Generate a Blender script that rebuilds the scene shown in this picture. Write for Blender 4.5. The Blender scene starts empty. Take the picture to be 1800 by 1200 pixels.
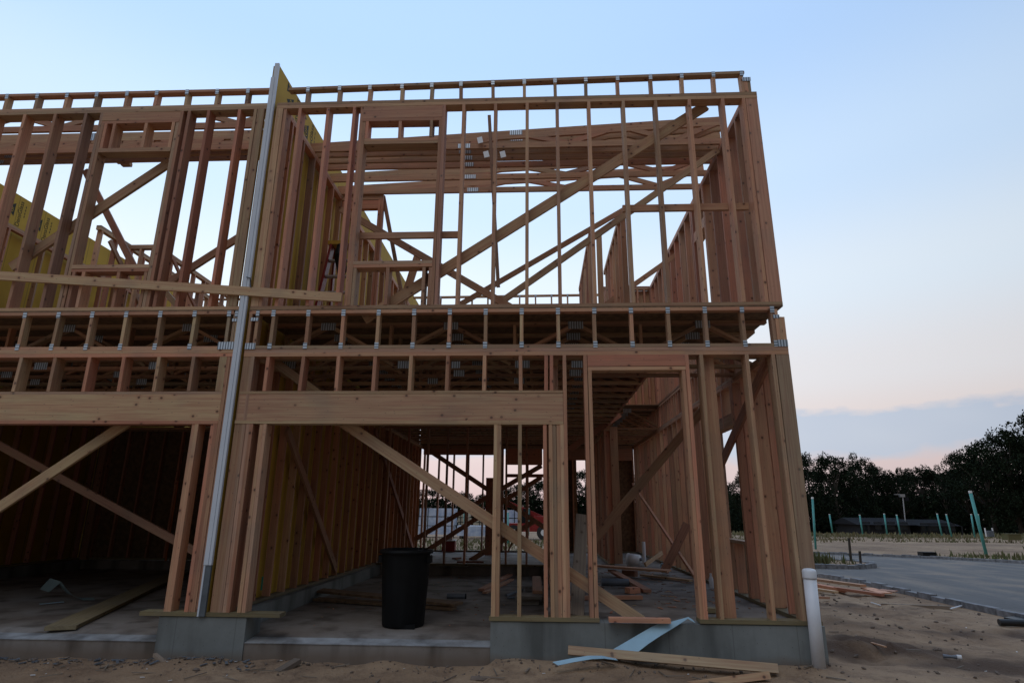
import bpy, math, random
from mathutils import Vector, Matrix, noise
RND = random.Random(11)
C = bpy.context.scene.collection
SC = bpy.context.scene

# ------------------------------------------------------------------ camera (solved from the framing's 16-inch centres)
CAM = Vector((3.0292, -6.3748, 1.5)); FPX = 1050.19
YAW, PIT, ROL = 0.0458382, 0.2764309, -0.0070031
ROT = Matrix.Rotation(YAW, 3, 'Z') @ Matrix.Rotation(PIT, 3, 'X') @ Matrix.Rotation(ROL, 3, 'Y')
def U(u, v, ax, val):
    """point of the plane axis=val seen at reference pixel (u, v)"""
    d = ROT @ Vector(((u - 900) / FPX, 1.0, (600 - v) / FPX))
    i = 'xyz'.index(ax)
    return CAM + d * ((val - CAM[i]) / d[i])
cam = bpy.data.cameras.new('camera'); co = bpy.data.objects.new('camera', cam); C.objects.link(co)
cam.sensor_width = 36; cam.lens = 36 * FPX / 1800; cam.clip_end = 3000; cam.clip_start = 0.05
M4 = Matrix.Identity(4)
for i, vec in enumerate((ROT.col[0], ROT.col[2], -ROT.col[1])):
    for r in range(3): M4[r][i] = vec[r]
M4.translation = CAM; co.matrix_world = M4; SC.camera = co

# ------------------------------------------------------------------ materials
def mat(name):
    m = bpy.data.materials.new(name); m.use_nodes = True
    nt = m.node_tree; b = nt.nodes['Principled BSDF']
    return m, nt, b
def N(nt, t, **kw):
    n = nt.nodes.new(t)
    for k, v in kw.items():
        if k.startswith('i_'): n.inputs[int(k[2:]) if k[2:].isdigit() else k[2:]].default_value = v
        else: setattr(n, k, v)
    return n
def mixc(nt, fac, a, b, blend='MIX'):
    n = nt.nodes.new('ShaderNodeMix'); n.data_type = 'RGBA'; n.blend_type = blend
    for sock, val in ((n.inputs[0], fac), (n.inputs[6], a), (n.inputs[7], b)):
        if hasattr(val, 'is_linked'): nt.links.new(val, sock)
        elif isinstance(val, (int, float)): sock.default_value = val
        else: sock.default_value = (*val, 1)
    return n.outputs[2]
def ramp(nt, sock, p0, p1, inv=False):
    n = nt.nodes.new('ShaderNodeMapRange'); nt.links.new(sock, n.inputs[0])
    n.inputs[1].default_value = p0; n.inputs[2].default_value = p1
    n.inputs[3].default_value = 1 if inv else 0; n.inputs[4].default_value = 0 if inv else 1
    return n.outputs[0]
def math_(nt, op, a, b):
    n = nt.nodes.new('ShaderNodeMath'); n.operation = op
    for i, val in enumerate((a, b)):
        if hasattr(val, 'is_linked'): nt.links.new(val, n.inputs[i])
        else: n.inputs[i].default_value = val
    return n.outputs[0]
def bump(nt, b, h, strength, dist=0.01):
    n = nt.nodes.new('ShaderNodeBump'); n.inputs['Strength'].default_value = strength; n.inputs['Distance'].default_value = dist
    nt.links.new(h, n.inputs['Height']); nt.links.new(n.outputs[0], b.inputs['Normal'])
def wood(name, pale, red, dark=1.0):
    m, nt, b = mat(name); L = nt.links.new
    uv = N(nt, 'ShaderNodeUVMap', uv_map='UVMap').outputs[0]
    at = N(nt, 'ShaderNodeVertexColor', layer_name='tone')
    sp = N(nt, 'ShaderNodeSeparateColor'); L(at.outputs[0], sp.inputs[0])
    def mp(sx, sy):
        n = N(nt, 'ShaderNodeMapping'); n.inputs['Scale'].default_value = (sx, sy, 1); L(uv, n.inputs[0]); return n.outputs[0]
    g1 = N(nt, 'ShaderNodeTexNoise', noise_dimensions='2D'); g1.inputs['Scale'].default_value = 1; g1.inputs['Detail'].default_value = 4; L(mp(1.4, 45), g1.inputs['Vector'])
    g2 = N(nt, 'ShaderNodeTexNoise', noise_dimensions='2D'); g2.inputs['Scale'].default_value = 1; g2.inputs['Detail'].default_value = 3; L(mp(6, 220), g2.inputs['Vector'])
    big = N(nt, 'ShaderNodeTexNoise', noise_dimensions='2D'); big.inputs['Scale'].default_value = 1; big.inputs['Detail'].default_value = 3; L(mp(1.1, 9), big.inputs['Vector'])
    kn = N(nt, 'ShaderNodeTexVoronoi', voronoi_dimensions='2D'); kn.inputs['Scale'].default_value = 1; L(mp(7.5, 9), kn.inputs['Vector'])
    knot = ramp(nt, kn.outputs['Distance'], 0.07, 0.15, True)
    halo = ramp(nt, kn.outputs['Distance'], 0.1, 0.36, True)
    sel = N(nt, 'ShaderNodeSeparateColor'); L(kn.outputs['Color'], sel.inputs[0])
    on = ramp(nt, sel.outputs[0], 0.78, 0.82)
    nl = N(nt, 'ShaderNodeTexVoronoi', voronoi_dimensions='2D'); nl.inputs['Scale'].default_value = 1; L(mp(4, 9), nl.inputs['Vector'])
    nail = ramp(nt, nl.outputs['Distance'], 0.02, 0.04, True)
    hue = math_(nt, 'ADD', sp.outputs[0], math_(nt, 'MULTIPLY', math_(nt, 'SUBTRACT', big.outputs[0], .5), .7))
    base = mixc(nt, hue, pale, red)
    base = mixc(nt, math_(nt, 'MULTIPLY', ramp(nt, g1.outputs[0], .38, .72), .55), base, tuple(c * .62 for c in red))
    base = mixc(nt, math_(nt, 'MULTIPLY', ramp(nt, g2.outputs[0], .45, .75), .25), base, tuple(c * .55 for c in red))
    base = mixc(nt, math_(nt, 'MULTIPLY', math_(nt, 'MULTIPLY', halo, on), .35), base, (red[0] * .6, red[1] * .5, red[2] * .45))
    base = mixc(nt, math_(nt, 'MULTIPLY', math_(nt, 'MULTIPLY', knot, on), .85), base, (.07, .035, .02))
    base = mixc(nt, math_(nt, 'MULTIPLY', nail, .6), base, (.05, .04, .04))
    gr = N(nt, 'ShaderNodeTexNoise'); gr.inputs['Scale'].default_value = 2.1; gr.inputs['Detail'].default_value = 4
    tc = N(nt, 'ShaderNodeTexCoord'); L(tc.outputs['Object'], gr.inputs['Vector'])
    base = mixc(nt, math_(nt, 'MULTIPLY', ramp(nt, gr.outputs[0], .5, .75), .35), base, (.22, .19, .16))
    base = mixc(nt, math_(nt, 'MULTIPLY', ramp(nt, sp.outputs[2], .74, 1.0), .45), base, mixc(nt, ramp(nt, g1.outputs[0], .35, .7), (.34, .29, .23), (.20, .165, .13)))
    v = N(nt, 'ShaderNodeHueSaturation'); L(base, v.inputs['Color']); L(math_(nt, 'MULTIPLY', sp.outputs[1], dark), v.inputs['Value'])
    L(v.outputs[0], b.inputs['Base Color']); b.inputs['Roughness'].default_value = .75
    bump(nt, b, g1.outputs[0], .25, .004)
    return m
def plain(name, col, rough=.6, metal=0.0, var=.25, scale=6.0, bstr=.0, col2=None):
    m, nt, b = mat(name)
    tc = N(nt, 'ShaderNodeTexCoord'); n = N(nt, 'ShaderNodeTexNoise'); n.inputs['Scale'].default_value = scale; n.inputs['Detail'].default_value = 6
    nt.links.new(tc.outputs['Object'], n.inputs['Vector'])
    c2 = col2 or tuple(c * (1 - var) for c in col)
    nt.links.new(mixc(nt, ramp(nt, n.outputs[0], .35, .68), c2, col), b.inputs['Base Color'])
    b.inputs['Roughness'].default_value = rough; b.inputs['Metallic'].default_value = metal
    if bstr: bump(nt, b, n.outputs[0], bstr, .02)
    return m
M = {}
M['wood'] = wood('framing_lumber', (.59, .44, .245), (.635, .26, .16))
M['treated'] = wood('treated_lumber', (.30, .255, .13), (.25, .19, .10))
M['grey_wood'] = wood('weathered_lumber', (.33, .28, .22), (.25, .18, .13))
M['osb'] = plain('subfloor_board', (.25, .155, .085), .85, 0, .45, 14)
def yellow():
    m, nt, b = mat('yellow_gypsum_board'); tc = N(nt, 'ShaderNodeTexCoord')
    n = N(nt, 'ShaderNodeTexNoise'); n.inputs['Scale'].default_value = 1.4; n.inputs['Detail'].default_value = 7; nt.links.new(tc.outputs['Object'], n.inputs['Vector'])
    sx = N(nt, 'ShaderNodeSeparateXYZ'); nt.links.new(tc.outputs['Object'], sx.inputs[0])
    fr = math_(nt, 'FRACT', math_(nt, 'DIVIDE', sx.outputs[1], .61), 0)
    seam = ramp(nt, math_(nt, 'ABSOLUTE', math_(nt, 'SUBTRACT', fr, .5), 0), .485, .495)
    base = mixc(nt, ramp(nt, n.outputs[0], .3, .75), (.62, .40, .055), (.50, .30, .04))
    base = mixc(nt, math_(nt, 'MULTIPLY', seam, .6), base, (.16, .11, .03))
    nt.links.new(base, b.inputs['Base Color']); b.inputs['Roughness'].default_value = .85
    return m
M['yellow'] = yellow()
M['white_metal'] = plain('white_edge_track', (.72, .78, .86), .45, 0.0, .10, 3)
M['grey_metal'] = plain('grey_edge_track', (.16, .19, .22), .5, .3, .3, 8)
M['seam'] = plain('dark_seam', (.03, .03, .035), .8, 0, .2, 8)
def nailplate():
    m, nt, b = mat('galvanised_plate'); uv = N(nt, 'ShaderNodeUVMap', uv_map='UVMap').outputs[0]
    w = N(nt, 'ShaderNodeTexWave', wave_type='BANDS', bands_direction='X'); w.inputs['Scale'].default_value = 10.5; w.inputs['Distortion'].default_value = .6
    nt.links.new(uv, w.inputs['Vector'])
    nt.links.new(mixc(nt, ramp(nt, w.outputs[0], .25, .55), (.20, .235, .27), (.72, .80, .88)), b.inputs['Base Color'])
    b.inputs['Metallic'].default_value = .55; b.inputs['Roughness'].default_value = .42
    return m
M['plate'] = nailplate()
def concrete(name, a, c, sc=1.6):
    m, nt, b = mat(name); tc = N(nt, 'ShaderNodeTexCoord')
    n = N(nt, 'ShaderNodeTexNoise'); n.inputs['Scale'].default_value = sc; n.inputs['Detail'].default_value = 8; n.inputs['Roughness'].default_value = .65; nt.links.new(tc.outputs['Object'], n.inputs['Vector'])
    mp = N(nt, 'ShaderNodeMapping'); mp.inputs['Scale'].default_value = (2.2, 2.2, .35); nt.links.new(tc.outputs['Object'], mp.inputs[0])
    st = N(nt, 'ShaderNodeTexNoise'); st.inputs['Scale'].default_value = 1.3; st.inputs['Detail'].default_value = 5; nt.links.new(mp.outputs[0], st.inputs['Vector'])
    v = N(nt, 'ShaderNodeTexVoronoi'); v.inputs['Scale'].default_value = 21; nt.links.new(tc.outputs['Object'], v.inputs['Vector'])
    base = mixc(nt, ramp(nt, n.outputs[0], .3, .7), a, c)
    base = mixc(nt, math_(nt, 'MULTIPLY', ramp(nt, st.outputs[0], .48, .64), .72), base, tuple(x * .45 for x in a))
    sx2 = N(nt, 'ShaderNodeSeparateXYZ'); nt.links.new(tc.outputs['Object'], sx2.inputs[0])
    fl = ramp(nt, math_(nt, 'ABSOLUTE', math_(nt, 'SUBTRACT', math_(nt, 'FRACT', math_(nt, 'DIVIDE', sx2.outputs[0], .61), 0), .5), 0), .488, .497)
    base = mixc(nt, math_(nt, 'MULTIPLY', fl, .0 if name != 'concrete' else .38), base, tuple(x * .4 for x in a))
    base = mixc(nt, math_(nt, 'MULTIPLY', ramp(nt, v.outputs['Distance'], .05, .11, True), .6), base, (.05, .05, .05))
    sz = N(nt, 'ShaderNodeSeparateXYZ'); nt.links.new(tc.outputs['Object'], sz.inputs[0])
    dirt = math_(nt, 'ADD', ramp(nt, sz.outputs[2], .10, .26, True), math_(nt, 'MULTIPLY', math_(nt, 'SUBTRACT', n.outputs[0], .5), 1.6))
    base = mixc(nt, math_(nt, 'MULTIPLY', ramp(nt, dirt, .5, 1.0), .6), base, (.16, .11, .075))
    nt.links.new(base, b.inputs['Base Color']); b.inputs['Roughness'].default_value = .8
    bump(nt, b, n.outputs[0], .3, .015)
    return m
M['concrete'] = concrete('concrete', (.165, .18, .175), (.26, .285, .285))
M['lip'] = concrete('washed_lit_slab_edge', (.20, .195, .19), (.42, .44, .46), 3.5)  # washed front strip; light on the edge also painted into its paler colour
M['slab'] = concrete('slab_concrete', (.15, .115, .088), (.30, .28, .26), 1.0)
def dirt():
    m, nt, b = mat('sandy_dirt'); tc = N(nt, 'ShaderNodeTexCoord'); ob = tc.outputs['Object']
    def nz(s, d=8, r=.6):
        n = N(nt, 'ShaderNodeTexNoise'); n.inputs['Scale'].default_value = s; n.inputs['Detail'].default_value = d; n.inputs['Roughness'].default_value = r; nt.links.new(ob, n.inputs['Vector']); return n.outputs[0]
    a, c, d = nz(.55), nz(3.2, 9, .7), nz(38, 4, .7)
    base = mixc(nt, ramp(nt, a, .35, .65), (.265, .165, .095), (.42, .285, .175))
    base = mixc(nt, math_(nt, 'MULTIPLY', ramp(nt, c, .48, .66), .75), base, (.145, .088, .055))
    base = mixc(nt, math_(nt, 'MULTIPLY', ramp(nt, d, .55, .75), .5), base, (.12, .085, .06))
    base = mixc(nt, math_(nt, 'MULTIPLY', ramp(nt, nz(55, 3), .67, .72), .5), base, (.36, .32, .27))
    dg = N(nt, 'ShaderNodeVertexColor', layer_name='dug'); dgs = N(nt, 'ShaderNodeSeparateColor'); nt.links.new(dg.outputs[0], dgs.inputs[0])
    base = mixc(nt, math_(nt, 'MULTIPLY', dgs.outputs[0], .9), base, (.075, .041, .024))
    nt.links.new(base, b.inputs['Base Color']); b.inputs['Roughness'].default_value = .95
    h = math_(nt, 'ADD', math_(nt, 'MULTIPLY', c, 1.0), math_(nt, 'MULTIPLY', d, .35)); bump(nt, b, h, .8, .06)
    return m
M['dirt'] = dirt()
def asphalt():
    m, nt, b = mat('asphalt'); tc = N(nt, 'ShaderNodeTexCoord')
    n = N(nt, 'ShaderNodeTexNoise'); n.inputs['Scale'].default_value = .7; n.inputs['Detail'].default_value = 8; nt.links.new(tc.outputs['Object'], n.inputs['Vector'])
    mp = N(nt, 'ShaderNodeMapping'); mp.inputs['Scale'].default_value = (1.4, .35, 1); mp.inputs['Rotation'].default_value = (0, 0, .7); nt.links.new(tc.outputs['Object'], mp.inputs[0])
    s = N(nt, 'ShaderNodeTexNoise'); s.inputs['Scale'].default_value = 1.1; s.inputs['Detail'].default_value = 7; nt.links.new(mp.outputs[0], s.inputs['Vector'])
    f = N(nt, 'ShaderNodeTexNoise'); f.inputs['Scale'].default_value = 9; f.inputs['Detail'].default_value = 6; nt.links.new(tc.outputs['Object'], f.inputs['Vector'])
    base = mixc(nt, ramp(nt, n.outputs[0], .35, .7), (.058, .055, .055), (.10, .094, .09))
    base = mixc(nt, math_(nt, 'MULTIPLY', ramp(nt, s.outputs[0], .47, .66), .7), base, (.20, .155, .115))
    base = mixc(nt, math_(nt, 'MULTIPLY', ramp(nt, n.outputs[0], .56, .66), .6), base, (.22, .155, .105))
    base = mixc(nt, math_(nt, 'MULTIPLY', ramp(nt, f.outputs[0], .58, .68), .6), base, (.04, .038, .038))
    nt.links.new(base, b.inputs['Base Color']); b.inputs['Roughness'].default_value = .7
    bump(nt, b, f.outputs[0], .3, .02); return m
M['asphalt'] = asphalt()
M['kerb'] = plain('granite_kerb', (.27, .27, .28), .85, 0, .5, 9, .5)
M['black'] = plain('black_plastic', (.007, .008, .009), .55, 0, .3, 5)
M['black'].node_tree.nodes['Principled BSDF'].inputs['Specular IOR Level'].default_value = .22
M['blackpipe'] = plain('black_hose', (.02, .02, .022), .5, 0, .3, 5)
M['pvc'] = plain('white_pvc', (.80, .83, .88), .4, 0, .12, 4)
M['paper'] = plain('pale_blue_membrane', (.38, .58, .70), .8, 0, .14, 4)
M['membrane'] = plain('grey_membrane', (.20, .27, .27), .8, 0, .25, 6)
M['teal'] = plain('teal_pvc', (.085, .37, .345), .55, 0, .2, 3)
M['white'] = plain('white_paint', (.8, .8, .8), .5, 0, .08, 6)
M['red'] = plain('red_paint', (.30, .02, .018), .4, 0, .3, 6)
M['orange'] = plain('orange_plastic', (.62, .17, .03), .5, 0, .2, 6)
M['yellowp'] = plain('yellow_plastic', (.62, .36, .04), .5, 0, .2, 6)
M['alu'] = plain('aluminium', (.55, .56, .58), .4, .7, .15, 8)
M['wrap'] = plain('white_blue_wrap', (.62, .68, .78), .4, 0, .3, 3, col2=(.35, .44, .60))
M['tan'] = plain('pale_lumber_pack', (.55, .47, .33), .8, 0, .3, 8)
M['rubber'] = plain('tyre_rubber', (.025, .025, .026), .8, 0, .3, 8)
M['glass'] = plain('dark_window', (.03, .04, .05), .1, 0, .2, 4)
M['leaf'] = plain('tree_leaf', (.024, .035, .016), .9, 0, .6, .35, col2=(.011, .017, .009))
M['leaf'].node_tree.nodes['Principled BSDF'].inputs['Specular IOR Level'].default_value = .1
M['bark'] = plain('tree_bark', (.07, .055, .04), .9, 0, .4, 5)
M['weed'] = plain('weed', (.075, .10, .025), .9, 0, .5, .6, col2=(.12, .105, .045))
M['drygrass'] = plain('dry_grass', (.20, .165, .085), .9, 0, .5, .5, col2=(.10, .10, .04))
M['farwall'] = plain('house_siding', (.02, .02, .022), .9, 0, .2, 4)
M['farroof'] = plain('house_shingle', (.010, .010, .013), 1.0, 0, .3, 6)
M['stone'] = plain('stone', (.22, .17, .135), .9, 0, .5, 7, .5)
M['ink'] = plain('printed_ink', (.03, .035, .02), .8, 0, .1, 7)
M['green_tag'] = plain('green_tag', (.02, .22, .12), .6, 0, .1, 7)
M['steel'] = plain('grey_steel', (.20, .22, .25), .5, .4, .3, 6)

# ------------------------------------------------------------------ mesh helpers
class MB:
    def __init__(s): s.v = []; s.f = []; s.uv = []; s.t = []
    def quadbox(s, c8, longax, hue=None, val=None):
        """8 corners (x0y0z0,x1y0z0,x1y1z0,x0y1z0, then top) ; grain runs along axis longax of the box"""
        b = len(s.v); s.v += [Vector(p) for p in c8]
        hue = RND.triangular(0, 1, .45) if hue is None else hue + RND.uniform(-.22, .34)
        val = RND.uniform(.66, 1.2) if val is None else val * RND.uniform(.92, 1.08)
        ou, ov = RND.uniform(0, 60), RND.uniform(0, 60)
        dims = ((s.v[b + 1] - s.v[b]).length, (s.v[b + 3] - s.v[b]).length, (s.v[b + 4] - s.v[b]).length)
        pc = [(0, 0, 0), (1, 0, 0), (1, 1, 0), (0, 1, 0), (0, 0, 1), (1, 0, 1), (1, 1, 1), (0, 1, 1)]
        oth = [i for i in range(3) if i != longax]
        for fi, f in enumerate(((3, 2, 1, 0), (4, 5, 6, 7), (0, 1, 5, 4), (1, 2, 6, 5), (2, 3, 7, 6), (3, 0, 4, 7))):
            s.f.append(tuple(b + i for i in f))
            for i in f:
                q = pc[i]
                u = q[longax] * dims[longax]; w = q[oth[0]] * dims[oth[0]] + q[oth[1]] * dims[oth[1]]
                s.uv.append((u + ou, w + ov + fi * 7.3))
        s.t += [(hue, val, RND.random(), 1)] * 8
    def box(s, x0, x1, y0, y1, z0, z1, **k):
        e = .0004
        x0, x1, y0, y1, z0, z1 = x0 + e, x1 - e, y0 + e, y1 - e, z0 + e, z1 - e
        d = (x1 - x0, y1 - y0, z1 - z0); la = d.index(max(d))
        s.quadbox([(x0, y0, z0), (x1, y0, z0), (x1, y1, z0), (x0, y1, z0), (x0, y0, z1), (x1, y0, z1), (x1, y1, z1), (x0, y1, z1)], la, **k)
    def lumber(s, x0, x1, y0, y1, z0, z1, j=.004, **k):
        """an axis-aligned board, ends a little off true"""
        d = (x1 - x0, y1 - y0, z1 - z0); la = d.index(max(d))
        c = [Vector(p) for p in ((x0, y0, z0), (x1, y0, z0), (x1, y1, z0), (x0, y1, z0), (x0, y0, z1), (x1, y0, z1), (x1, y1, z1), (x0, y1, z1))]
        o0 = Vector([0 if i == la else RND.uniform(-j, j) for i in range(3)]); o1 = Vector([0 if i == la else RND.uniform(-j, j) for i in range(3)])
        mid = [(x0 + x1) / 2, (y0 + y1) / 2, (z0 + z1) / 2]
        for p in c: p += o1 if p[la] > mid[la] else o0
        s.quadbox(c, la, **k)
    def beam(s, p0, p1, w, t, n=(0, 1, 0), **k):
        """board from p0 to p1; face width w lies across n, thickness t along n"""
        p0, p1 = Vector(p0), Vector(p1); d = (p1 - p0).normalized(); n = Vector(n); n = (n - d * n.dot(d)).normalized(); a = d.cross(n)
        c = []
        for p in (p0, p1):
            c += [p - a * w / 2 - n * t / 2, p + a * w / 2 - n * t / 2, p + a * w / 2 + n * t / 2, p - a * w / 2 + n * t / 2]
        s.quadbox(c, 2, **k)
    def tube(s, pts, r, seg=10, cap=True):
        pts = [Vector(p) for p in pts]; rs = r if isinstance(r, (list, tuple)) else [r] * len(pts); rings = []
        for i, p in enumerate(pts):
            d = (pts[min(i + 1, len(pts) - 1)] - pts[max(i - 1, 0)]).normalized()
            a = d.cross(Vector((0, 0, 1)) if abs(d.z) < .9 else Vector((1, 0, 0))).normalized(); b2 = d.cross(a)
            rings.append([len(s.v) + k for k in range(seg)])
            for k in range(seg):
                t = 2 * math.pi * k / seg; s.v.append(p + (a * math.cos(t) + b2 * math.sin(t)) * rs[i])
        s.t += [(.5, 1, .5, 1)] * (len(pts) * seg)
        for i in range(len(rings) - 1):
            for k in range(seg):
                f = (rings[i][k], rings[i + 1][k], rings[i + 1][(k + 1) % seg], rings[i][(k + 1) % seg]); s.f.append(f); s.uv += [(0, 0)] * 4
        if cap:
            s.f.append(tuple(rings[0])); s.f.append(tuple(reversed(rings[-1]))); s.uv += [(0, 0)] * (2 * seg)
    def poly(s, pts):
        b = len(s.v); s.v += [Vector(p) for p in pts]; s.f.append(tuple(range(b, b + len(pts)))); s.uv += [(p[0], p[1]) for p in pts]; s.t += [(.5, 1, .5, 1)] * len(pts)
    def prism(s, outline, h, axis='z'):
        """outline: list of 3-D points; h: extrusion vector"""
        h = Vector(h); n = len(outline); b = len(s.v)
        s.v += [Vector(p) for p in outline] + [Vector(p) + h for p in outline]; s.t += [(.5, 1, .5, 1)] * (2 * n)
        fs = [tuple(range(b + n - 1, b - 1, -1)), tuple(range(b + n, b + 2 * n))] + [(b + i, b + (i + 1) % n, b + n + (i + 1) % n, b + n + i) for i in range(n)]
        for f in fs: s.f.append(f); s.uv += [(0, 0)] * len(f)
    def lathe(s, c, prof, seg=28):
        c = Vector(c); rings = []
        for r, z in prof:
            rings.append([len(s.v) + k for k in range(seg)])
            for k in range(seg):
                t = 2 * math.pi * k / seg; s.v.append(c + Vector((r * math.cos(t), r * math.sin(t), z)))
        s.t += [(.5, 1, .5, 1)] * (len(prof) * seg)
        for i in range(len(rings) - 1):
            for k in range(seg):
                s.f.append((rings[i][k], rings[i][(k + 1) % seg], rings[i + 1][(k + 1) % seg], rings[i + 1][k])); s.uv += [(0, 0)] * 4
    def build(s, name, m, parent=None, smooth=False):
        wo = world_loc(parent)
        me = bpy.data.meshes.new(name); me.from_pydata([p - wo for p in s.v], [], s.f)
        ul = me.uv_layers.new(name='UVMap'); ul.data.foreach_set('uv', [c for u in s.uv for c in u])
        ca = me.color_attributes.new('tone', 'FLOAT_COLOR', 'POINT'); ca.data.foreach_set('color', [c for t in s.t for c in t])
        me.materials.append(M[m] if isinstance(m, str) else m); me.update()
        if smooth: me.polygons.foreach_set('use_smooth', [True] * len(me.polygons))
        o = bpy.data.objects.new(name, me); C.objects.link(o)
        if parent: o.parent = parent
        return o
def world_loc(o):
    w = Vector((0, 0, 0))
    while o is not None: w = w + o.location; o = o.parent
    return w
def tag(o, label=None, cat=None, group=None, kind=None):
    for k, v in (('label', label), ('category', cat), ('group', group), ('kind', kind)):
        if v: o[k] = v
    return o
def thing(name, label, cat, loc, group=None):
    o = bpy.data.objects.new(name, None); C.objects.link(o); o.location = loc; o.empty_display_size = .2
    return tag(o, label, cat, group)
def one(name, m, fn, label, cat, group=None, smooth=False, loc=None):
    """a thing that is one mesh"""
    mb = MB(); fn(mb); o = mb.build(name, m, None, smooth)
    return tag(o, label, cat, group)
def sub(name, m, parent, fn, smooth=False):
    mb = MB(); fn(mb); return mb.build(name, m, parent, smooth)
def board(name, parent, x0, x1, y0, y1, z0, z1, m='wood', **k):
    mb = MB(); mb.lumber(x0, x1, y0, y1, z0, z1, **k); return mb.build(name, m, parent)
def strut(name, parent, p0, p1, w=.089, t=.038, n=(0, 1, 0), m='wood', **k):
    mb = MB(); mb.beam(p0, p1, w, t, n, **k); return mb.build(name, m, parent)

# ------------------------------------------------------------------ levels of the framing
S = .466; SILL = .504; P1 = 3.152; T1 = 3.238; T1T = 3.695; D2 = 3.713; B2 = 3.751; P2 = 6.408; T2 = 6.494
W = .038; D6 = .14; D4 = .089; OC = .4064

right = thing('townhouse_frame', 'bare timber frame of the end townhouse with the doorway and open corner', 'house frame', (2.7, 0, S))
left = thing('townhouse_frame', 'bare timber frame of the left townhouse, cut off by the picture edge', 'house frame', (-3.5, 0, S))

def wallpart(house, x0, x1, y0, y1, zs):
    """the plates of one wall: a list of (z0, z1) courses, one mesh; its studs hang under it"""
    w = None
    for z0, z1 in zs:
        mb = MB(); mb.lumber(x0, x1, y0, y1, z0, z1, j=.002); o = mb.build('plate' if w else 'wall_frame', 'wood', w or house); w = w or o
    return w

# ---- front wall, ground floor, right unit
fr1 = wallpart(right, -.285, 5.735, 0, D6, [(P1, P1 + .043), (P1 + .043, T1)])
for x0, x1 in ((-.335, .44), (2.53, 3.61), (4.575, 5.735)):
    mb = MB(); mb.lumber(x0, x1, -.012, D6, S, SILL, j=.002); mb.build('sill_plate', 'treated', fr1)
def fstuds(par, xs, z0, z1, name='stud', d=D6, w=W, y0=0.0, **k):
    for x in xs: board(name, par, x, x + w, y0, y0 + d, z0, z1, **k)
board('corner_post', fr1, -.283, -.196, .0, W, SILL, P1, hue=.2)
fstuds(fr1, (-.255, -.216), SILL, 2.395, 'trimmer', y0=W + .002, d=D6 - W, hue=.7)
fstuds(fr1, (-.196,), SILL, P1, hue=.75)
fstuds(fr1, (-.157, -.118), SILL, 2.395, 'trimmer', hue=.75)
fstuds(fr1, (-.005, .036), SILL, 2.395, hue=.35)
board('header', fr1, -.27, 3.29, .002, D6, 2.431, 2.727, hue=.05, val=.98)
board('header_plate', fr1, -.272, 3.29, -.001, D6 + .001, 2.727, 2.757, hue=.3)
board('header_plate', fr1, -.285, 3.29, -.002, D6 + .001, 2.395, 2.431, hue=.1)
fstuds(fr1, (-.022, .378, .782, 1.19, 1.596, 2.007, 2.414, 2.814), 2.757, P1, 'cripple_stud')
fstuds(fr1, (3.093, 3.15), 2.757, P1, 'cripple_stud', hue=.8)
fstuds(fr1, (2.55, 2.592), SILL, 2.395, hue=.2)
fstuds(fr1, (2.806,), SILL, 2.395, hue=.1)
fstuds(fr1, (3.07,), SILL, 2.395, hue=.95)
fstuds(fr1, (3.135, 3.174, 3.213, 3.252), SILL, 2.395, 'trimmer', hue=.12)
fstuds(fr1, (3.2915,), SILL, P1, 'king_stud', hue=.75)
fstuds(fr1, (3.525,), SILL, P1, 'king_stud', hue=.85)
fstuds(fr1, (3.565,), SILL, 2.984, 'trimmer', hue=.15)
fstuds(fr1, (4.62,), SILL, P1, 'king_stud', hue=.8)
fstuds(fr1, (4.58,), SILL, 2.984, 'trimmer', hue=.2)
board('door_header', fr1, 3.565, 4.62, .002, D6, 3.024, P1, hue=.95)
board('header_plate', fr1, 3.565, 4.62, -.001, D6, 2.984, 3.022, hue=.05)
fstuds(fr1, (4.775,), SILL, P1, hue=.25)
board('stud', fr1, 4.817, 4.957, D6 - W, D6, SILL, P1, hue=.35)
fstuds(fr1, (5.265,), SILL, P1, hue=.5)
fstuds(fr1, (5.55,), SILL, P1, hue=.15)
board('corner_post', fr1, 5.5955, 5.735, .002, W, SILL, P1, hue=.3)

# ---- front wall, upper floor, right unit
fr2 = wallpart(right, -.285, 5.735, 0, D6, [(D2, B2), (P2, P2 + .043), (P2 + .043, T2)])
board('corner_post', fr2, -.283, -.196, 0, W, B2, P2, hue=.3)
fstuds(fr2, (-.19,), B2, P2, hue=.6)
fstuds(fr2, (.0, .36, .70), B2, P2, hue=.75)
fstuds(fr2, (.80,), B2, P2, 'king_stud', hue=.5)
fstuds(fr2, (.84,), B2, 6.19, 'trimmer', hue=.45)
fstuds(fr2, (1.845,), B2, P2, 'king_stud', hue=.7)
fstuds(fr2, (1.805,), B2, 6.19, 'trimmer', hue=.6)
board('header', fr2, .84, 1.843, .002, D6, 6.235, P2, hue=.35, val=.9)
board('header_plate', fr2, .84, 1.843, -.002, D6, 6.19, 6.233, hue=.4)
board('header_plate', fr2, .88, 1.803, -.001, D6, 5.905, 5.945, hue=.5)
board('header_plate', fr2, .88, 1.803, .001, D6, 5.865, 5.903, hue=.45)
fstuds(fr2, (.88, 1.30, 1.69), 5.947, 6.188, 'cripple_stud')
board('window_sill', fr2, .83, 1.803, -.004, D6, 4.255, 4.294, hue=.3)
board('window_sill', fr2, .83, 1.803, -.002, D6, 4.215, 4.253, hue=.35)
fstuds(fr2, (.88, 1.27, 1.69, 1.765), B2, 4.213, 'cripple_stud')
fstuds(fr2, (2.088, 2.494, 2.885, 3.262, 3.655, 4.08, 4.475, 4.886, 5.294), B2, P2)
fstuds(fr2, (5.55,), B2, P2, hue=.3)
board('corner_post', fr2, 5.5955, 5.735, .002, W, B2, P2, hue=.65)
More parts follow.
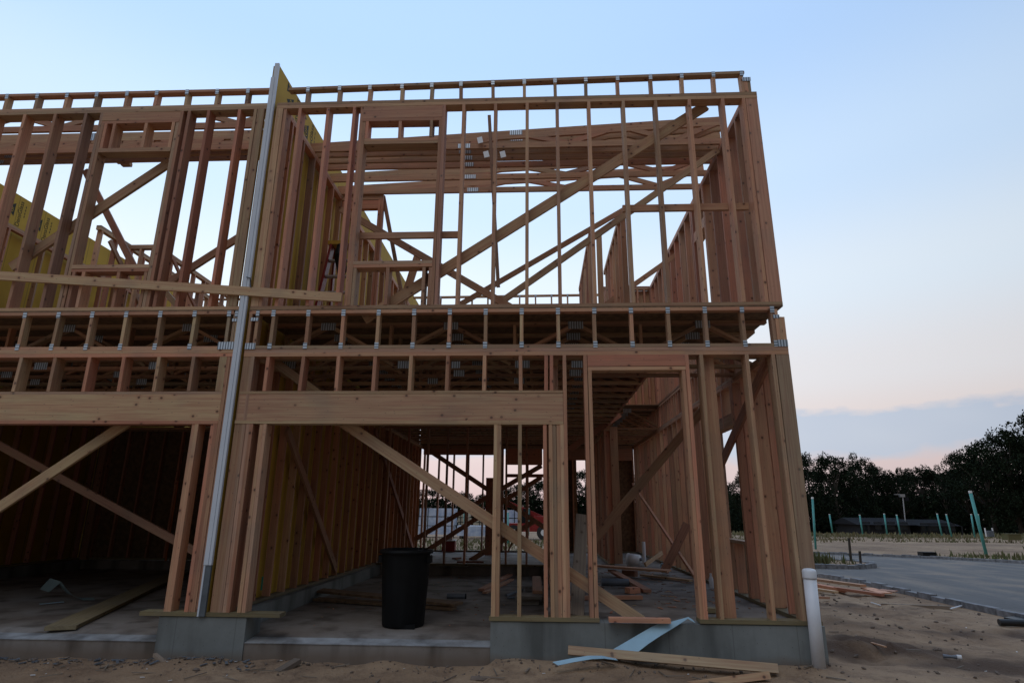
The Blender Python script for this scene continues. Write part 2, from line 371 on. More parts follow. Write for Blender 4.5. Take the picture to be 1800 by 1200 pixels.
board('blocking', fr2, 4.05, 5.54, D6 + .003, D6 + .041, 4.965, 5.05, hue=.3)
board('blocking', fr2, .84, 2.10, D6 + .003, D6 + .041, 4.655, 4.735, hue=.5)
strut('brace', fr2, U(640, 562, 'y', .17), U(1240, 187, 'y', .17), .125, W, hue=.4, val=.85)
strut('brace', fr2, U(600, 368, 'y', .9), U(925, 556, 'y', .9), .09, W, hue=.5, val=.85)
strut('brace', fr2, U(1098, 368, 'y', 2.9), U(790, 546, 'y', 2.9), .085, W, hue=.6, val=.9)
strut('brace', fr2, U(1262, 264, 'y', 1.15), U(840, 559, 'y', 1.15), .085, W, hue=.3, val=.9)
strut('brace', fr2, U(1030, 560, 'y', 4.2), U(1200, 440, 'y', 4.2), .09, W, hue=.5, val=.85)
strut('brace', fr2, U(860, 203, 'y', .75), U(876, 505, 'y', .75), .045, .02, hue=.4, val=.6)
strut('brace', fr2, U(674, 345, 'y', 2.4), U(712, 548, 'y', 2.4), .06, W, hue=.5, val=.7)

# ---- rim truss on the front, floor trusses, deck
def floor_truss(house, x0, x1, y, first=False, mods=None):
    mb = MB(); mb.lumber(x0, x1, y, y + D4, T1T - W, T1T, j=.001, hue=.3); mb.lumber(x0, x1, y, y + D4, T1, T1 + W, j=.001, hue=.3)
    t = mb.build('rim_truss' if first else 'floor_truss', 'wood', house)
    za, zb = T1 + W, T1T - W
    if first:
        for x in mods:
            board('vertical_web', t, x, x + W, y + .001, y + D4 - .001, za, zb, hue=.2)
            for z in (T1T - .07, T1 - .004 + .002):
                mb = MB(); mb.box(x - .004, x + W + .004, y - .006, y - .001, z, z + .072); mb.build('nail_plate', 'plate', t)
    else:
        n = max(2, round((x1 - x0) / 1.5)); st = (x1 - x0) / n
        web = MB()
        for i in range(n):
            a = x0 + i * st
            web.beam((a + .05, y + D4 / 2, za + .01), (a + st / 2 - .04, y + D4 / 2, zb - .01), W, D4 * .95, hue=.3)
            web.beam((a + st - .05, y + D4 / 2, za + .01), (a + st / 2 + .04, y + D4 / 2, zb - .01), W, D4 * .95, hue=.3)
            web.box(a + .002, a + W, y + .004, y + D4 - .004, za, zb, hue=.3)
        web.build('web', 'wood', t)['kind'] = 'stuff'
        PB = []
        for i in range(n):
            a = x0 + i * st
            PB.append((a + st / 2 - .09, a + st / 2 + .09, zb - .055, zb + W))
            if y < 1.2: PB.append((a + .01, a + .19, T1 + .001, za + .06))
        for xx in ((x0 + (x1 - x0) * .36, x0 + (x1 - x0) * .62) if y < 2.2 else ()): PB.append((xx, xx + .15, T1 + .002, T1 + .09))
        if y < 1.2:
            for p in PB: sub('nail_plate', 'plate', t, lambda m: m.box(p[0], p[1], y - .004, y - .001, p[2], p[3]))
        else: sub('nail_plate', 'plate', t, lambda m: [m.box(p[0], p[1], y - .004, y - .001, p[2], p[3]) for p in PB])['kind'] = 'stuff'
    return t
rim = floor_truss(right, -.285, 5.60, 0.0, True, [k * OC - .02 for k in range(14)] + [5.592])
board('vertical_web', rim, -.28, -.245, .001, D4, T1 + W, T1T - W, hue=.3); board('vertical_web', rim, -.205, -.168, .001, D4, T1 + W, T1T - W, hue=.3)
for x0, x1, z0, z1 in ((-.282, -.165, T1 - .002, T1 + .07), (-.262, -.165, T1T - .125, T1T - .085), (-.205, -.165, T1T - .07, T1T + .003)):
    mb = MB(); mb.box(x0, x1, -.007, -.002, z0, z1); mb.build('nail_plate', 'plate', rim)
for x in (5.634, 5.668, 5.70): board('vertical_web', rim, x, x + .033, .0, D4, T1 + W, T1T - .03 if x < 5.66 else T1T - .12, hue=.3)
board('chord', rim, 5.60, 5.735, .001, D4, T1, T1 + W, hue=.3)
for x0, x1, z0, z1 in ((5.625, 5.736, T1 - .002, T1 + .075), (5.61, 5.68, T1T - .135, T1T - .095)):
    mb = MB(); mb.box(x0, x1, -.007, -.002, z0, z1); mb.build('nail_plate', 'plate', rim)
HOLE = (4.50, 5.585, 1.90, 6.40)   # stair opening in the upper floor
ty = [.4877 * k for k in range(1, 21)]
for y in ty:
    floor_truss(right, -.28, (4.50 if HOLE[2] < y < HOLE[3] else 5.73), y)
mb = MB()
for x0, x1, y0, y1 in ((-.29, 5.735, .0, HOLE[2]), (-.29, HOLE[0], HOLE[2] + .001, HOLE[3]), (-.29, 5.735, HOLE[3] + .001, 8.3), (-.29, 5.735, 8.302, 10.35)):
    mb.box(x0, x1, y0, y1, T1T + .001, D2 - .001)
mb.build('subfloor', 'osb', right)
mb = MB(); mb.lumber(4.46, 4.497, HOLE[2] - .3, HOLE[3] + .1, T1 + .01, T1T - .002); mb.build('floor_beam', 'wood', right)

# ---- side and inner walls
def side_wall(house, x0, x1, ys, z0, z1, plate_ys, gaps=(), treated=False, step=OC, hue=None, door=None, single=None):
    """a wall running back; ys = (start, end); gaps = [(ya, yb, zlo, zhi)] openings"""
    a, b_ = plate_ys
    mb = MB()
    zt = z1 - .086
    mb.lumber(x0, x1, a, b_, z1 - .043, z1, j=.001)
    w = mb.build('wall_frame', 'wood', house)
    board('plate', w, x0, x1, a, b_, zt, z1 - .0435, j=.001)
    if not treated: board('plate', w, x0, x1, a, b_, z0, z0 + W, j=.001)
    if treated: board('sill_plate', w, x0, x1, a, b_, z0, z0 + W, m='treated')
    y = ys[0]; far = MB(); nfar = 0
    cnt = 0
    while y < ys[1]:
        g = [q for q in gaps if q[0] - .02 < y < q[1]]
        segs = [(z0 + W, zt)]
        if g: segs = [(z0 + W, g[0][2])] + ([(g[0][3], zt)] if g[0][3] < zt - .05 else [])
        for p, q in segs:
            if q - p < .06: continue
            if single is not None and cnt >= single: far.lumber(x0, x1, y, y + W, p, q, hue=hue); nfar += 1
            else: board('stud', w, x0, x1, y, y + W, p, q, hue=hue)
        cnt += 1; y += step
    if nfar:
        o = far.build('stud', 'wood', w); o['kind'] = 'stuff'
    for ya, yb, zl, zh in gaps:
        for yy in (ya - W * 2 - .002, ya - W, yb, yb + W + .002): board('stud', w, x0, x1, yy, yy + W, z0 + W, zt, hue=hue)
        board('window_sill', w, x0, x1, ya, yb, zl, zl + W, hue=.3)
        if zh < zt - .05: board('header', w, x0 + .001, x1 - .001, ya, yb, zh, zh + .16 if zh + .16 < zt else zt, hue=.6)
    return w
# right outer wall, with tall rim studs along the stair opening
rs_ = wallpart(right, 5.5955, 5.735, .9, 10.3, [(T1T - W, T1T - .001)])
yy_ = .95
while yy_ < 10.1:
    if yy_ > 1.3: board('stud', rs_, 5.5955, 5.735, yy_, yy_ + W, T1 + .002, T1T - W - .002, hue=.65)
    yy_ += OC / 2
mb = MB(); mb.box(-.29, 5.735, 10.352, 10.37, T1 + .001, T1T); mb.build('rim_board', 'osb', right)
rw1 = side_wall(right, 5.5955, 5.735, (.42, 10.2), S, T1, (D6 + .002, 10.35), gaps=[(1.62, 2.60, 1.12, 2.62)], treated=True, hue=.55, single=14)
rw2 = side_wall(right, 5.5955, 5.735, (.42, 8.0), D2, T2, (D6 + .002, 8.2), gaps=[(2.12, 2.75, 3.80, 5.75)], hue=.75, single=14)
strut('brace', rw1, U(1252, 850, 'x', 5.57), U(1352, 628, 'x', 5.57), .14, W, (1, 0, 0), hue=.7, val=.8)
# party side of the right unit
pw1 = side_wall(right, -.285, -.196, (.36, 10.2), S, T1, (D6 + .002, 10.35), treated=True, hue=.6, single=12)
pw2 = side_wall(right, -.285, -.196, (.30, 8.0), D2, T2, (D6 + .002, 8.2), hue=.6, single=14)
strut('brace', pw1, U(505, 755, 'x', -.17), U(590, 1000, 'x', -.17), .11, W, (1, 0, 0), hue=.8, val=.7)
strut('brace', pw1, (-.17, 9.5, .55), (-.17, 5.2, 3.0), .11, W, (1, 0, 0), hue=.8, val=.7)
# garage / hall partition, stair partition
gp = side_wall(right, 3.17, 3.26, (.5, 6.0), S, T1, (D6 + .002, 6.1), treated=True, hue=.7, single=4)
hp = side_wall(right, 4.44, 4.53, (6.45, 10.1), S, T1, (6.41, 10.2), treated=True, hue=.7, single=10)
board('corner_post', hp, 4.53, 4.69, 6.40, 6.44, SILL, T1, hue=.5)
board('corner_post', hp, 4.40, 4.438, 6.36, 6.45, SILL, T1, hue=.6)
strut('brace', hp, U(1000, 790, 'y', 6.3), U(1090, 728, 'y', 6.3), .12, W, hue=.6, val=.8)
def cross_wall(house, x0, x1, y0, d, z0, z1, xs, treated=False, skip=(), name='wall_frame', hue=.7):
    mb = MB(); zt = z1 - .086
    mb.lumber(x0, x1, y0, y0 + d, z1 - .043, z1, j=.001)
    w = mb.build(name, 'wood', house)
    board('plate', w, x0, x1, y0, y0 + d, zt, z1 - .0435, j=.001)
    if not treated: board('plate', w, x0, x1, y0, y0 + d, z0, z0 + W, j=.001)
    if treated: board('sill_plate', w, x0, x1, y0, y0 + d, z0, z0 + W, m='treated')
    for x in xs:
        if not any(a < x < b for a, b in skip): board('stud', w, x, x + W, y0, y0 + d, z0 + W, zt, hue=hue)
    return w
# back of the garage (y = 6) and the rear wall (y = 10.2)
gb = cross_wall(right, -.19, 3.16, 6.0, D4, S, T1, [.72 + i * OC for i in range(-2, 7)], True, skip=[(1.7, 2.2)])
rear = cross_wall(right, -.19, 5.59, 10.2, D6, S, T1, [-.14 + i * OC for i in range(0, 15)], True, skip=[(2.2, 2.34), (3.0, 3.2), (4.02, 4.50), (4.6, 4.8)])
board('header', rear, -.15, 1.86, 10.19, 10.34, 2.99, P1 - .001, hue=.8)
board('header', rear, 2.12, 3.12, 10.19, 10.34, 2.72, P1 - .001, hue=.8)
board('header', rear, 3.16, 5.55, 10.19, 10.34, 2.85, P1 - .001, hue=.8)
board('blocking', rear, 2.12, 3.6, 10.16, 10.188, 2.38, 2.47, hue=.8)
board('corner_post', rear, 1.86, 2.06, 10.16, 10.34, SILL, P1, hue=.8)
board('stud', rear, 1.70, 1.89, 8.9, 8.94, S, 2.30, hue=.9)
mb = MB(); mb.box(3.30, 4.05, 10.345, 10.36, SILL, P1); mb.build('sheathing', 'osb', rear)
mb = MB(); mb.box(4.55, 5.58, 10.345, 10.36, SILL, P1); mb.build('sheathing', 'osb', rear)
for a, b_, y in (((745, 785), (965, 932), 8.6), ((728, 948), (952, 818), 8.3), ((742, 972), (952, 838), 8.8), ((826, 985), (940, 915), 7.6)):
    strut('brace', rear, U(*a, 'y', y), U(*b_, 'y', y), .11, W, hue=.8, val=.7)
strut('brace', rear, U(892, 970, 'y', 9.6), U(905, 945, 'y', 9.6), .04, .03, hue=.8, val=.7)
strut('brace', fr1, U(600, 740, 'y', .18), U(1128, 1092, 'y', .18), .118, W, hue=.12, val=.95)
strut('brace', fr1, U(1036, 958, 'y', 2.0), U(1250, 703, 'y', 2.0), .115, W, hue=.5, val=.72)
strut('brace', fr1, U(455, 615, 'y', .6), U(570, 700, 'y', .6), .10, W, hue=.3, val=.9)
strut('brace', rw1, U(1168, 1003, 'y', 4.4), U(1208, 920, 'y', 4.4), .14, W, hue=.8, val=.8)
strut('brace', rw1, (5.45, 3.6, .5), U(1112, 850, 'y', 8.0), .05, .04, (1, 0, 0), hue=.4)

# ---- upper-floor partitions, right unit
st1 = side_wall(right, 4.44, 4.53, (2.96, 5.6), D2, T2, (2.92, 5.7), hue=.55)
st2 = side_wall(right, 3.97, 4.06, (3.72, 6.6), D2, T2, (3.68, 6.7), hue=.6)
board('stud', st2, 4.10, 4.20, 3.70, 3.74, B2, 6.40, hue=.4)
cl = cross_wall(right, -.19, .50, 2.33, D4, D2, T2, [.42, .46], hue=.85)
board('header', cl, -.18, .42, 2.335, 2.415, 6.25, 6.40, hue=.85)
st3 = cross_wall(right, 4.54, 5.59, 6.62, D4, D2, T2, [4.55 + .148 * i for i in range(8)], hue=.75)
mb = MB(); mb.box(4.54, 5.59, 6.712, 6.722, B2, P2); mb.build('sheathing', 'wood', st3)
rr2 = cross_wall(right, -.19, 5.59, 8.0, D4, D2, 6.40, [.1 + i * OC for i in range(13)], hue=.6)
strut('brace', rr2, U(700, 560, 'y', 3.2), U(735, 448, 'y', 3.2), .13, W, hue=.4, val=.8)

# ---- roof ladder and trusses
def roof_ladder(house, x0, x1, y, zl, zr, xs, x_plates=()):
    mb = MB(); mb.lumber(x0, x1, y, y + D4, T2 + .0005, T2 + W, j=.001)
    def zt(x): return zl + (zr - zl) * (x - x0) / (x1 - x0)
    mb.beam((x0, y + D4 / 2, zt(x0) - W / 2), (x1, y + D4 / 2, zt(x1) - W / 2), W, D4, hue=.35)
    t = mb.build('roof_rim_truss', 'wood', house)
    for x in xs:
        board('vertical_web', t, x, x + W, y + .001, y + D4 - .001, T2 + W, zt(x) - W - .001, hue=.3)
        mb = MB(); mb.box(x - .003, x + W + .003, y - .006, y - .001, zt(x) - .075, zt(x)); mb.build('nail_plate', 'plate', t)
    return t
rl = roof_ladder(right, -.19, 5.635, .05, 6.762, 6.846, [U(u, 140, 'y', .05).x for u in (541, 596, 649, 705, 757, 808, 864, 919, 973, 1027, 1083, 1141, 1196, 1252, 1302)])
board('vertical_web', rl, 5.60, 5.66, .052, .138, T2, 6.74, hue=.3); board('vertical_web', rl, 5.662, 5.70, .052, .138, T2, 6.74, hue=.3)
mb = MB(); mb.box(5.6, 5.702, .043, .048, 6.69, 6.745); mb.build('nail_plate', 'plate', rl)
def roof_truss(house, x0, x1, y, zl, zr, n, ch=D4, tags=()):
    zl += RND.uniform(-.012, .012); zr += RND.uniform(-.02, .02)
    mb = MB(); mb.lumber(x0, x1, y, y + W, T2 + .001, T2 + ch, j=.001, hue=.5, val=.9)
    tw = max(ch, .135)
    mb.beam((x0, y + W / 2, zl - tw / 2), (x1, y + W / 2, zr - tw / 2), tw, W, hue=.45, val=.95)
    t = mb.build('roof_truss', 'wood', house)
    def zt(x): return zl + (zr - zl) * (x - x0) / (x1 - x0)
    st = (x1 - x0) / n
    for i in range(n):
        a = x0 + i * st
        for p, q in ((a + .06, a + st / 2), (a + st - .06, a + st / 2)):
            strut('web', t, (p, y + W / 2, zt(p) - ch * .8), (q, y + W / 2, T2 + ch * .8), ch * .8, W * .96, hue=.5, val=.85)
    for i in (n // 2,): sub('nail_plate', 'plate', t, lambda m: m.box(x0 + i * st - .09, x0 + i * st + .09, y - .004, y - .001, zt(x0 + i * st) - ch * .9, zt(x0 + i * st) - .005))
    for i in (1,): sub('nail_plate', 'plate', t, lambda m: m.box(x0 + (i + .5) * st - .09, x0 + (i + .5) * st + .09, y - .004, y - .001, T2 + .01, T2 + .08))
    return t
a = U(546, 252, 'y', 1.08); b_ = U(1285, 205, 'y', 1.08); sl = (b_.z - a.z) / (b_.x - a.x)
for k, y in enumerate((1.08, 1.22, 1.38, 1.56, 1.90, 2.296)):
    t = roof_truss(right, -.27, 5.72, y, a.z + sl * (-.27 - a.x), a.z + sl * (5.72 - a.x), 4)
    if k == 0:
        for u, v in ((844, 247), (855, 272), (884, 272)):
            p = U(u, v, 'y', y - .03); mb = MB(); mb.beam(p + Vector((-.012, 0, .055)), p + Vector((.012, -.02, -.055)), .075, .003, (0, 1, .3)); mb.build('paper_tag', 'white', t)
t = roof_ladder(right, -.19, 5.59, 8.0, 6.80, 6.84, [.1 + i * OC for i in range(13)])

# ------------------------------------------------------------------ left unit
LX0 = -6.70
fl1 = wallpart(left, LX0, -.405, 0, D6, [(P1, P1 + .043), (P1 + .043, T1)])
board('sill_plate', fl1, -1.0, -.408, -.012, D6, S, SILL, m='treated', j=.002)
board('header', fl1, LX0, -.475, .002, D6, 2.431, 2.727, hue=.1, val=.98)
board('header_plate', fl1, LX0, -.474, -.001, D6 + .001, 2.727, 2.757, hue=.5)
board('header_plate', fl1, LX0, -.475, -.002, D6 + .001, 2.395, 2.431, hue=.5)
fstuds(fl1, (-.475 + .003,), SILL, P1, 'king_stud', hue=.5)
board('corner_post', fl1, -.433, -.407, .001, D6, SILL, P1, hue=.6)
fstuds(fl1, (-.545, -.51), SILL, 2.395, 'trimmer', hue=.65)
fstuds(fl1, (-.765, -.725), SILL, 2.395, hue=.4)
fstuds(fl1, [-.875 - OC * k for k in range(14)], 2.757, P1, 'cripple_stud')
board('cripple_stud', fl1, -.56, -.476, .004, W, 2.757, P1, hue=.05)
fl2 = wallpart(left, LX0, -.42, 0, D6, [(D2, B2), (P2, P2 + .043), (P2 + .043, T2)])
fstuds(fl2, (-3.635, -3.225, -2.815) + tuple(-4.04 - OC * k for k in range(7)), B2, P2, hue=.7)
fstuds(fl2, (-2.60,), B2, P2, 'king_stud', hue=.3)
fstuds(fl2, (-2.558,), B2, 6.245, 'trimmer', hue=.25)
fstuds(fl2, (-1.535,), B2, P2, 'king_stud', hue=.7)
fstuds(fl2, (-1.577,), B2, 6.245, 'trimmer', hue=.3)
fstuds(fl2, (-1.445,), B2, P2, hue=.5)
fstuds(fl2, (-1.19, -.79), B2, P2, hue=.75)
fstuds(fl2, (-.575,), B2, P2, hue=.4)
board('corner_post', fl2, -.533, -.447, .001, W, B2, P2, hue=.15)
board('header', fl2, -2.56, -1.537, .002, D6, 6.285, P2 - .001, hue=.35, val=.9)
board('header_plate', fl2, -2.56, -1.537, -.002, D6, 6.245, 6.283, hue=.7)
board('header_plate', fl2, -2.518, -1.58, -.001, D6, 5.82, 5.875, hue=.2)
fstuds(fl2, (-2.515, -2.40, -1.98, -1.62), 5.877, 6.243, 'cripple_stud')
board('window_sill', fl2, -2.52, -1.575, -.004, D6, 4.24, 4.285, hue=.3)
board('window_sill', fl2, -2.52, -1.575, -.002, D6, 4.20, 4.238, hue=.6)
fstuds(fl2, (-2.50, -2.38, -1.95, -1.62), B2, 4.198, 'cripple_stud')
strut('brace', fl2, U(20, 470, 'y', .17), U(300, 285, 'y', .17), .12, W, hue=.5, val=.8)
strut('brace', fl2, U(268, 515, 'y', .4), U(425, 414, 'y', .4), .09, W, hue=.7, val=.8)
strut('brace', fl2, U(150, 300, 'y', 1.2), U(235, 468, 'y', 1.2), .09, W, hue=.5, val=.75)
strut('guard_rail', fl2, U(-90, 479, 'y', -.022), U(601, 523, 'y', -.022), .105, W, hue=.05, val=1.0)
strut('brace', fl1, U(-60, 930, 'y', .2), U(225, 742, 'y', .2), .11, W, hue=.05, val=.95)
strut('brace', fl1, U(-60, 750, 'y', .9), U(350, 972, 'y', .9), .089, W, hue=.6, val=.55)
rimL = floor_truss(left, LX0, -.47, 0.0, True, [-.875 + .335 - OC * k for k in range(15)])
for x0, x1 in ((-.465, -.435), (-.43, -.41)): board('vertical_web', rimL, x0, x1, .001, D4, T1, T1T - .02, hue=.3)
for x0, x1, z0, z1 in ((-.60, -.415, T1 - .002, T1 + .085), (-.475, -.41, T1T - .13, T1T - .095), (-.45, -.415, T1T - .075, T1T + .001)):
    mb = MB(); mb.box(x0, x1, -.008, -.003, z0, z1); mb.build('nail_plate', 'plate', rimL)
for y in ty[:14]: floor_truss(left, LX0, -.49, y)
mb = MB(); mb.box(LX0, -.405, .0, 8.3, T1T + .001, D2 - .001); mb.box(LX0, -.405, 8.302, 10.3, T1T + .001, D2 - .001); mb.build('subfloor', 'osb', left)
side_wall(left, LX0, LX0 + D4, (.3, 10.2), S, T1, (D6 + .002, 10.3), treated=True, hue=.8, single=14)
side_wall(left, LX0, LX0 + D4, (.3, 8.0), D2, T2, (D6 + .002, 8.2), hue=.6, single=16)
side_wall(left, -.495, -.406, (.3, 10.2), S, T1, (D6 + .002, 10.3), treated=True, hue=.7, single=0)
side_wall(left, -.495, -.406, (.3, 8.0), D2, T2, (D6 + .002, 8.2), hue=.6, single=0)
lb = cross_wall(left, LX0 + D4, -.5, 6.6, D4, S, T1, [LX0 + .2 + i * OC for i in range(15)], True, hue=.8)
mb = MB(); mb.box(LX0 - .08, -.5, 6.692, 6.705, S, T1); mb.build('sheathing', 'osb', lb)  # opaque board added behind the studs to keep the left garage dark
board('corner_post', lb, LX0 + D4 + .002, LX0 + D4 + .14, 6.5, 6.59, S, T1, hue=.8)
rlL = roof_ladder(left, LX0, -.43, .05, 6.775, 6.765, [U(u, 170, 'y', .05).x for u in (10, 63, 115, 167, 220, 272, 325, 378, 432)] + [-4.6 - OC * k for k in range(5)])
for k, y in enumerate((.48, .98, 1.10, 1.24)):
    t = roof_truss(left, LX0, -.42, y, 6.80 + .02 * k, 6.82 - .015 * k, 5 + k % 2, ch=.089 if k == 0 else .14)
lw1 = side_wall(left, -5.06, -4.97, (3.3, 7.6), D2, T2, (3.25, 7.7), hue=.65)
lw2 = cross_wall(left, -4.96, -4.45, 4.0, D4, D2, 6.45, [-4.94, -4.72, -4.49], hue=.6)
lw3 = side_wall(left, -4.45, -4.36, (4.1, 7.0), D2, 6.45, (4.1, 7.1), hue=.6)
lw4 = side_wall(left, -2.78, -2.69, (5.2, 7.6), D2, 6.40, (5.1, 7.7), hue=.6)
cross_wall(left, LX0 + .1, -.5, 8.0, D4, D2, T2, [LX0 + .2 + i * OC for i in range(15)], hue=.6)
roof_ladder(left, LX0, -.43, 8.0, 6.80, 6.80, [LX0 + .2 + i * OC for i in range(15)])
strut('brace', lw1, (-4.95, 3.5, 6.3), (-4.95, 6.6, 3.9), .09, W, (1, 0, 0), hue=.4)
strut('brace', lw3, (-4.3, 4.3, 6.4), (-4.0, 6.2, 4.6), .07, W, (1, 0, 0), hue=.6)
strut('brace', lw4, (-2.65, 7.5, 6.2), (-2.65, 5.3, 3.9), .09, W, (1, 0, 0), hue=.5)
strut('brace', lw4, U(255, 470, 'y', 3.0), U(330, 560, 'y', 3.0), .09, W, hue=.3)
strut('brace', lw3, (-4.3, 4.6, 3.9), (-4.3, 6.9, 6.0), .09, W, (1, 0, 0), hue=.4)

# ------------------------------------------------------------------ firewalls
def text_on(parent, s, size, y, z, x, m='ink', off=.0):
    cu = bpy.data.curves.new('lettering', 'FONT'); cu.body = s; cu.size = size; cu.extrude = .0008; cu.materials.append(M[m])
    tmp = bpy.data.objects.new('lettering_source', cu); C.objects.link(tmp)
    me = bpy.data.meshes.new_from_object(tmp.evaluated_get(bpy.context.evaluated_depsgraph_get())); bpy.data.objects.remove(tmp); bpy.data.curves.remove(cu)
    o = bpy.data.objects.new('lettering', me); C.objects.link(o)
    R3 = Matrix(((0, 0, 1), (0, -1, 0), (1, 0, 0)))   # text runs up, reads from the right-hand side
    o.matrix_local = Matrix.Translation(Vector((x, y, z)) - world_loc(parent)) @ R3.to_4x4(); o.parent = parent; return o
def logo(parent, y, z, x, s):
    """print on the board: a dark triangle sign with two letters beside the board's name, running up; (y, z) is its middle"""
    sub('printed_sign', 'ink', parent, lambda m: (m.prism([(x, y - .34 * s, z - .02 * s), (x, y - .08 * s, z - .20 * s), (x, y - .08 * s, z + .16 * s)], (.0008, 0, 0))))
    sub('printed_sign', 'ink', parent, lambda m: (m.prism([(x, y - .36 * s, z + .12 * s), (x, y - .20 * s, z + .20 * s), (x, y - .36 * s, z + .30 * s)], (.0008, 0, 0))))
    text_on(parent, 'GP', .15 * s, y - .12 * s, z - .12 * s, x + .002, 'yellow')
    text_on(parent, 'DensGlass', .17 * s, y + .13 * s, z - .42 * s, x + .0005)
    for k_ in range(4): sub('printed_mark', 'ink', parent, lambda m: m.box(x, x + .0009, y + .21 * s, y + .235 * s, z + (-.10 + .09 * k_) * s, z + (-.04 + .09 * k_) * s))
fwl = thing('firewall', 'yellow gypsum firewall seen side-on at the far left edge, printed with dark lettering', 'firewall', (-6.8, 4, S))
pan = sub('gypsum_panel', 'yellow', fwl, lambda m: m.box(-6.86, -6.79, 0, 10.3, S + .001, 7.2))
for u, v in ((31, 370), (77, 398)):
    p = U(u, v, 'x', -6.79); logo(pan, p.y, p.z, -6.789, .72)
fw = thing('firewall', 'tall yellow gypsum firewall with a white metal front edge standing between the two townhouse frames', 'firewall', (-.36, 0, S))
def fwp(m):
    m.box(-.402, -.318, .0, 10.4, S + .001, 7.06)
pan = sub('gypsum_panel', 'yellow', fw, fwp)
sub('gypsum_edge', 'yellow', fw, lambda m: m.box(-.434, -.4035, .02, .30, D2 + .01, P2 + .02))
sub('edge_track', 'white_metal', fw, lambda m: (m.box(-.398, -.350, -.034, -.001, .95, 6.86), m.box(-.346, -.316, -.034, -.001, .95, 6.86), m.box(-.372, -.316, -.030, -.001, 6.862, 7.08), m.box(-.3965, -.378, -.030, -.001, S + .002, .948)))
sub('track_foot', 'grey_metal', fw, lambda m: m.box(-.376, -.318, -.028, -.001, S + .002, .948))
sub('track_seam', 'seam', fw, lambda m: m.box(-.350, -.346, -.022, -.001, .95, 6.86))
sub('cable', 'seam', fw, lambda m: m.tube([U(441, 505, 'y', -.045), U(440, 489, 'y', -.045), U(433, 487, 'y', -.045)], .006, 6))
p = U(540, 232, 'x', -.317); logo(pan, p.y + .1, p.z, -.3175, .8)
p = U(514, 172, 'x', -.317); logo(pan, p.y + .12, p.z - .12, -.3175, .8)

# ------------------------------------------------------------------ foundation
fo = thing('concrete_foundation', 'grey concrete foundation with garage slabs, pier and raised house slab under the frames', 'foundation', (0, 0, 0))
def subbed(m, x0, x1, y0, y1, z0, z1): m.box(x0, x1, y0, y1, z0, z1)
sub('pier', 'concrete', fo, lambda m: (m.box(-.795, .10, .0, .34, -.6, S - .006), m.box(-.56, -.12, .341, 10.4, -.6, S - .004)))
for q in ((2.545, 5.755, .001, .22), (5.60, 5.755, .221, 10.4), (-6.9, -6.55, .0, 10.4)): sub('stem_wall', 'concrete', fo, lambda m: m.box(*q, -.6, S - .006))
sub('house_slab', 'slab', fo, lambda m: (m.box(3.10, 5.598, .222, 6.05, -.5, S - .007), m.box(-.118, 5.598, 6.051, 10.4, -.5, S - .007), m.box(-6.548, -.562, 6.5, 10.4, -.5, S - .007)))
def gslab(m, x0, x1, back):
    m.quadbox([(x0, .012, -.5), (x1, .012, -.5), (x1, back, -.5), (x0, back, -.5), (x0, .012, .226), (x1, .012, .226), (x1, back, .275), (x0, back, .275)], 1)
sub('garage_slab', 'slab', fo, lambda m: gslab(m, .102, 2.543, .35)); sub('garage_slab', 'slab', fo, lambda m: gslab(m, -6.546, -.797, .35))
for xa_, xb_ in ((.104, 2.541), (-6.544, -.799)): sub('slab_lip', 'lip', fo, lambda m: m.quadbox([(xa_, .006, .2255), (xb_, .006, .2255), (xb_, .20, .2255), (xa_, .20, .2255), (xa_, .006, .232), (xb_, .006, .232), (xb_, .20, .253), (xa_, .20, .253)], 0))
def gslab2(m, x0, x1, back):
    z0 = .226 + (.338 / (back - .012)) * 0; m.quadbox([(x0, .351, -.5), (x1, .351, -.5), (x1, back, -.5), (x0, back, -.5), (x0, .351, .2755), (x1, .351, .2755), (x1, back, .285), (x0, back, .285)], 1)
for a_, b2, bk in ((-.118, 3.098, 6.049), (-6.546, -.563, 6.498)):
    sub('garage_slab', 'slab', fo, lambda m: gslab2(m, a_, b2, bk))

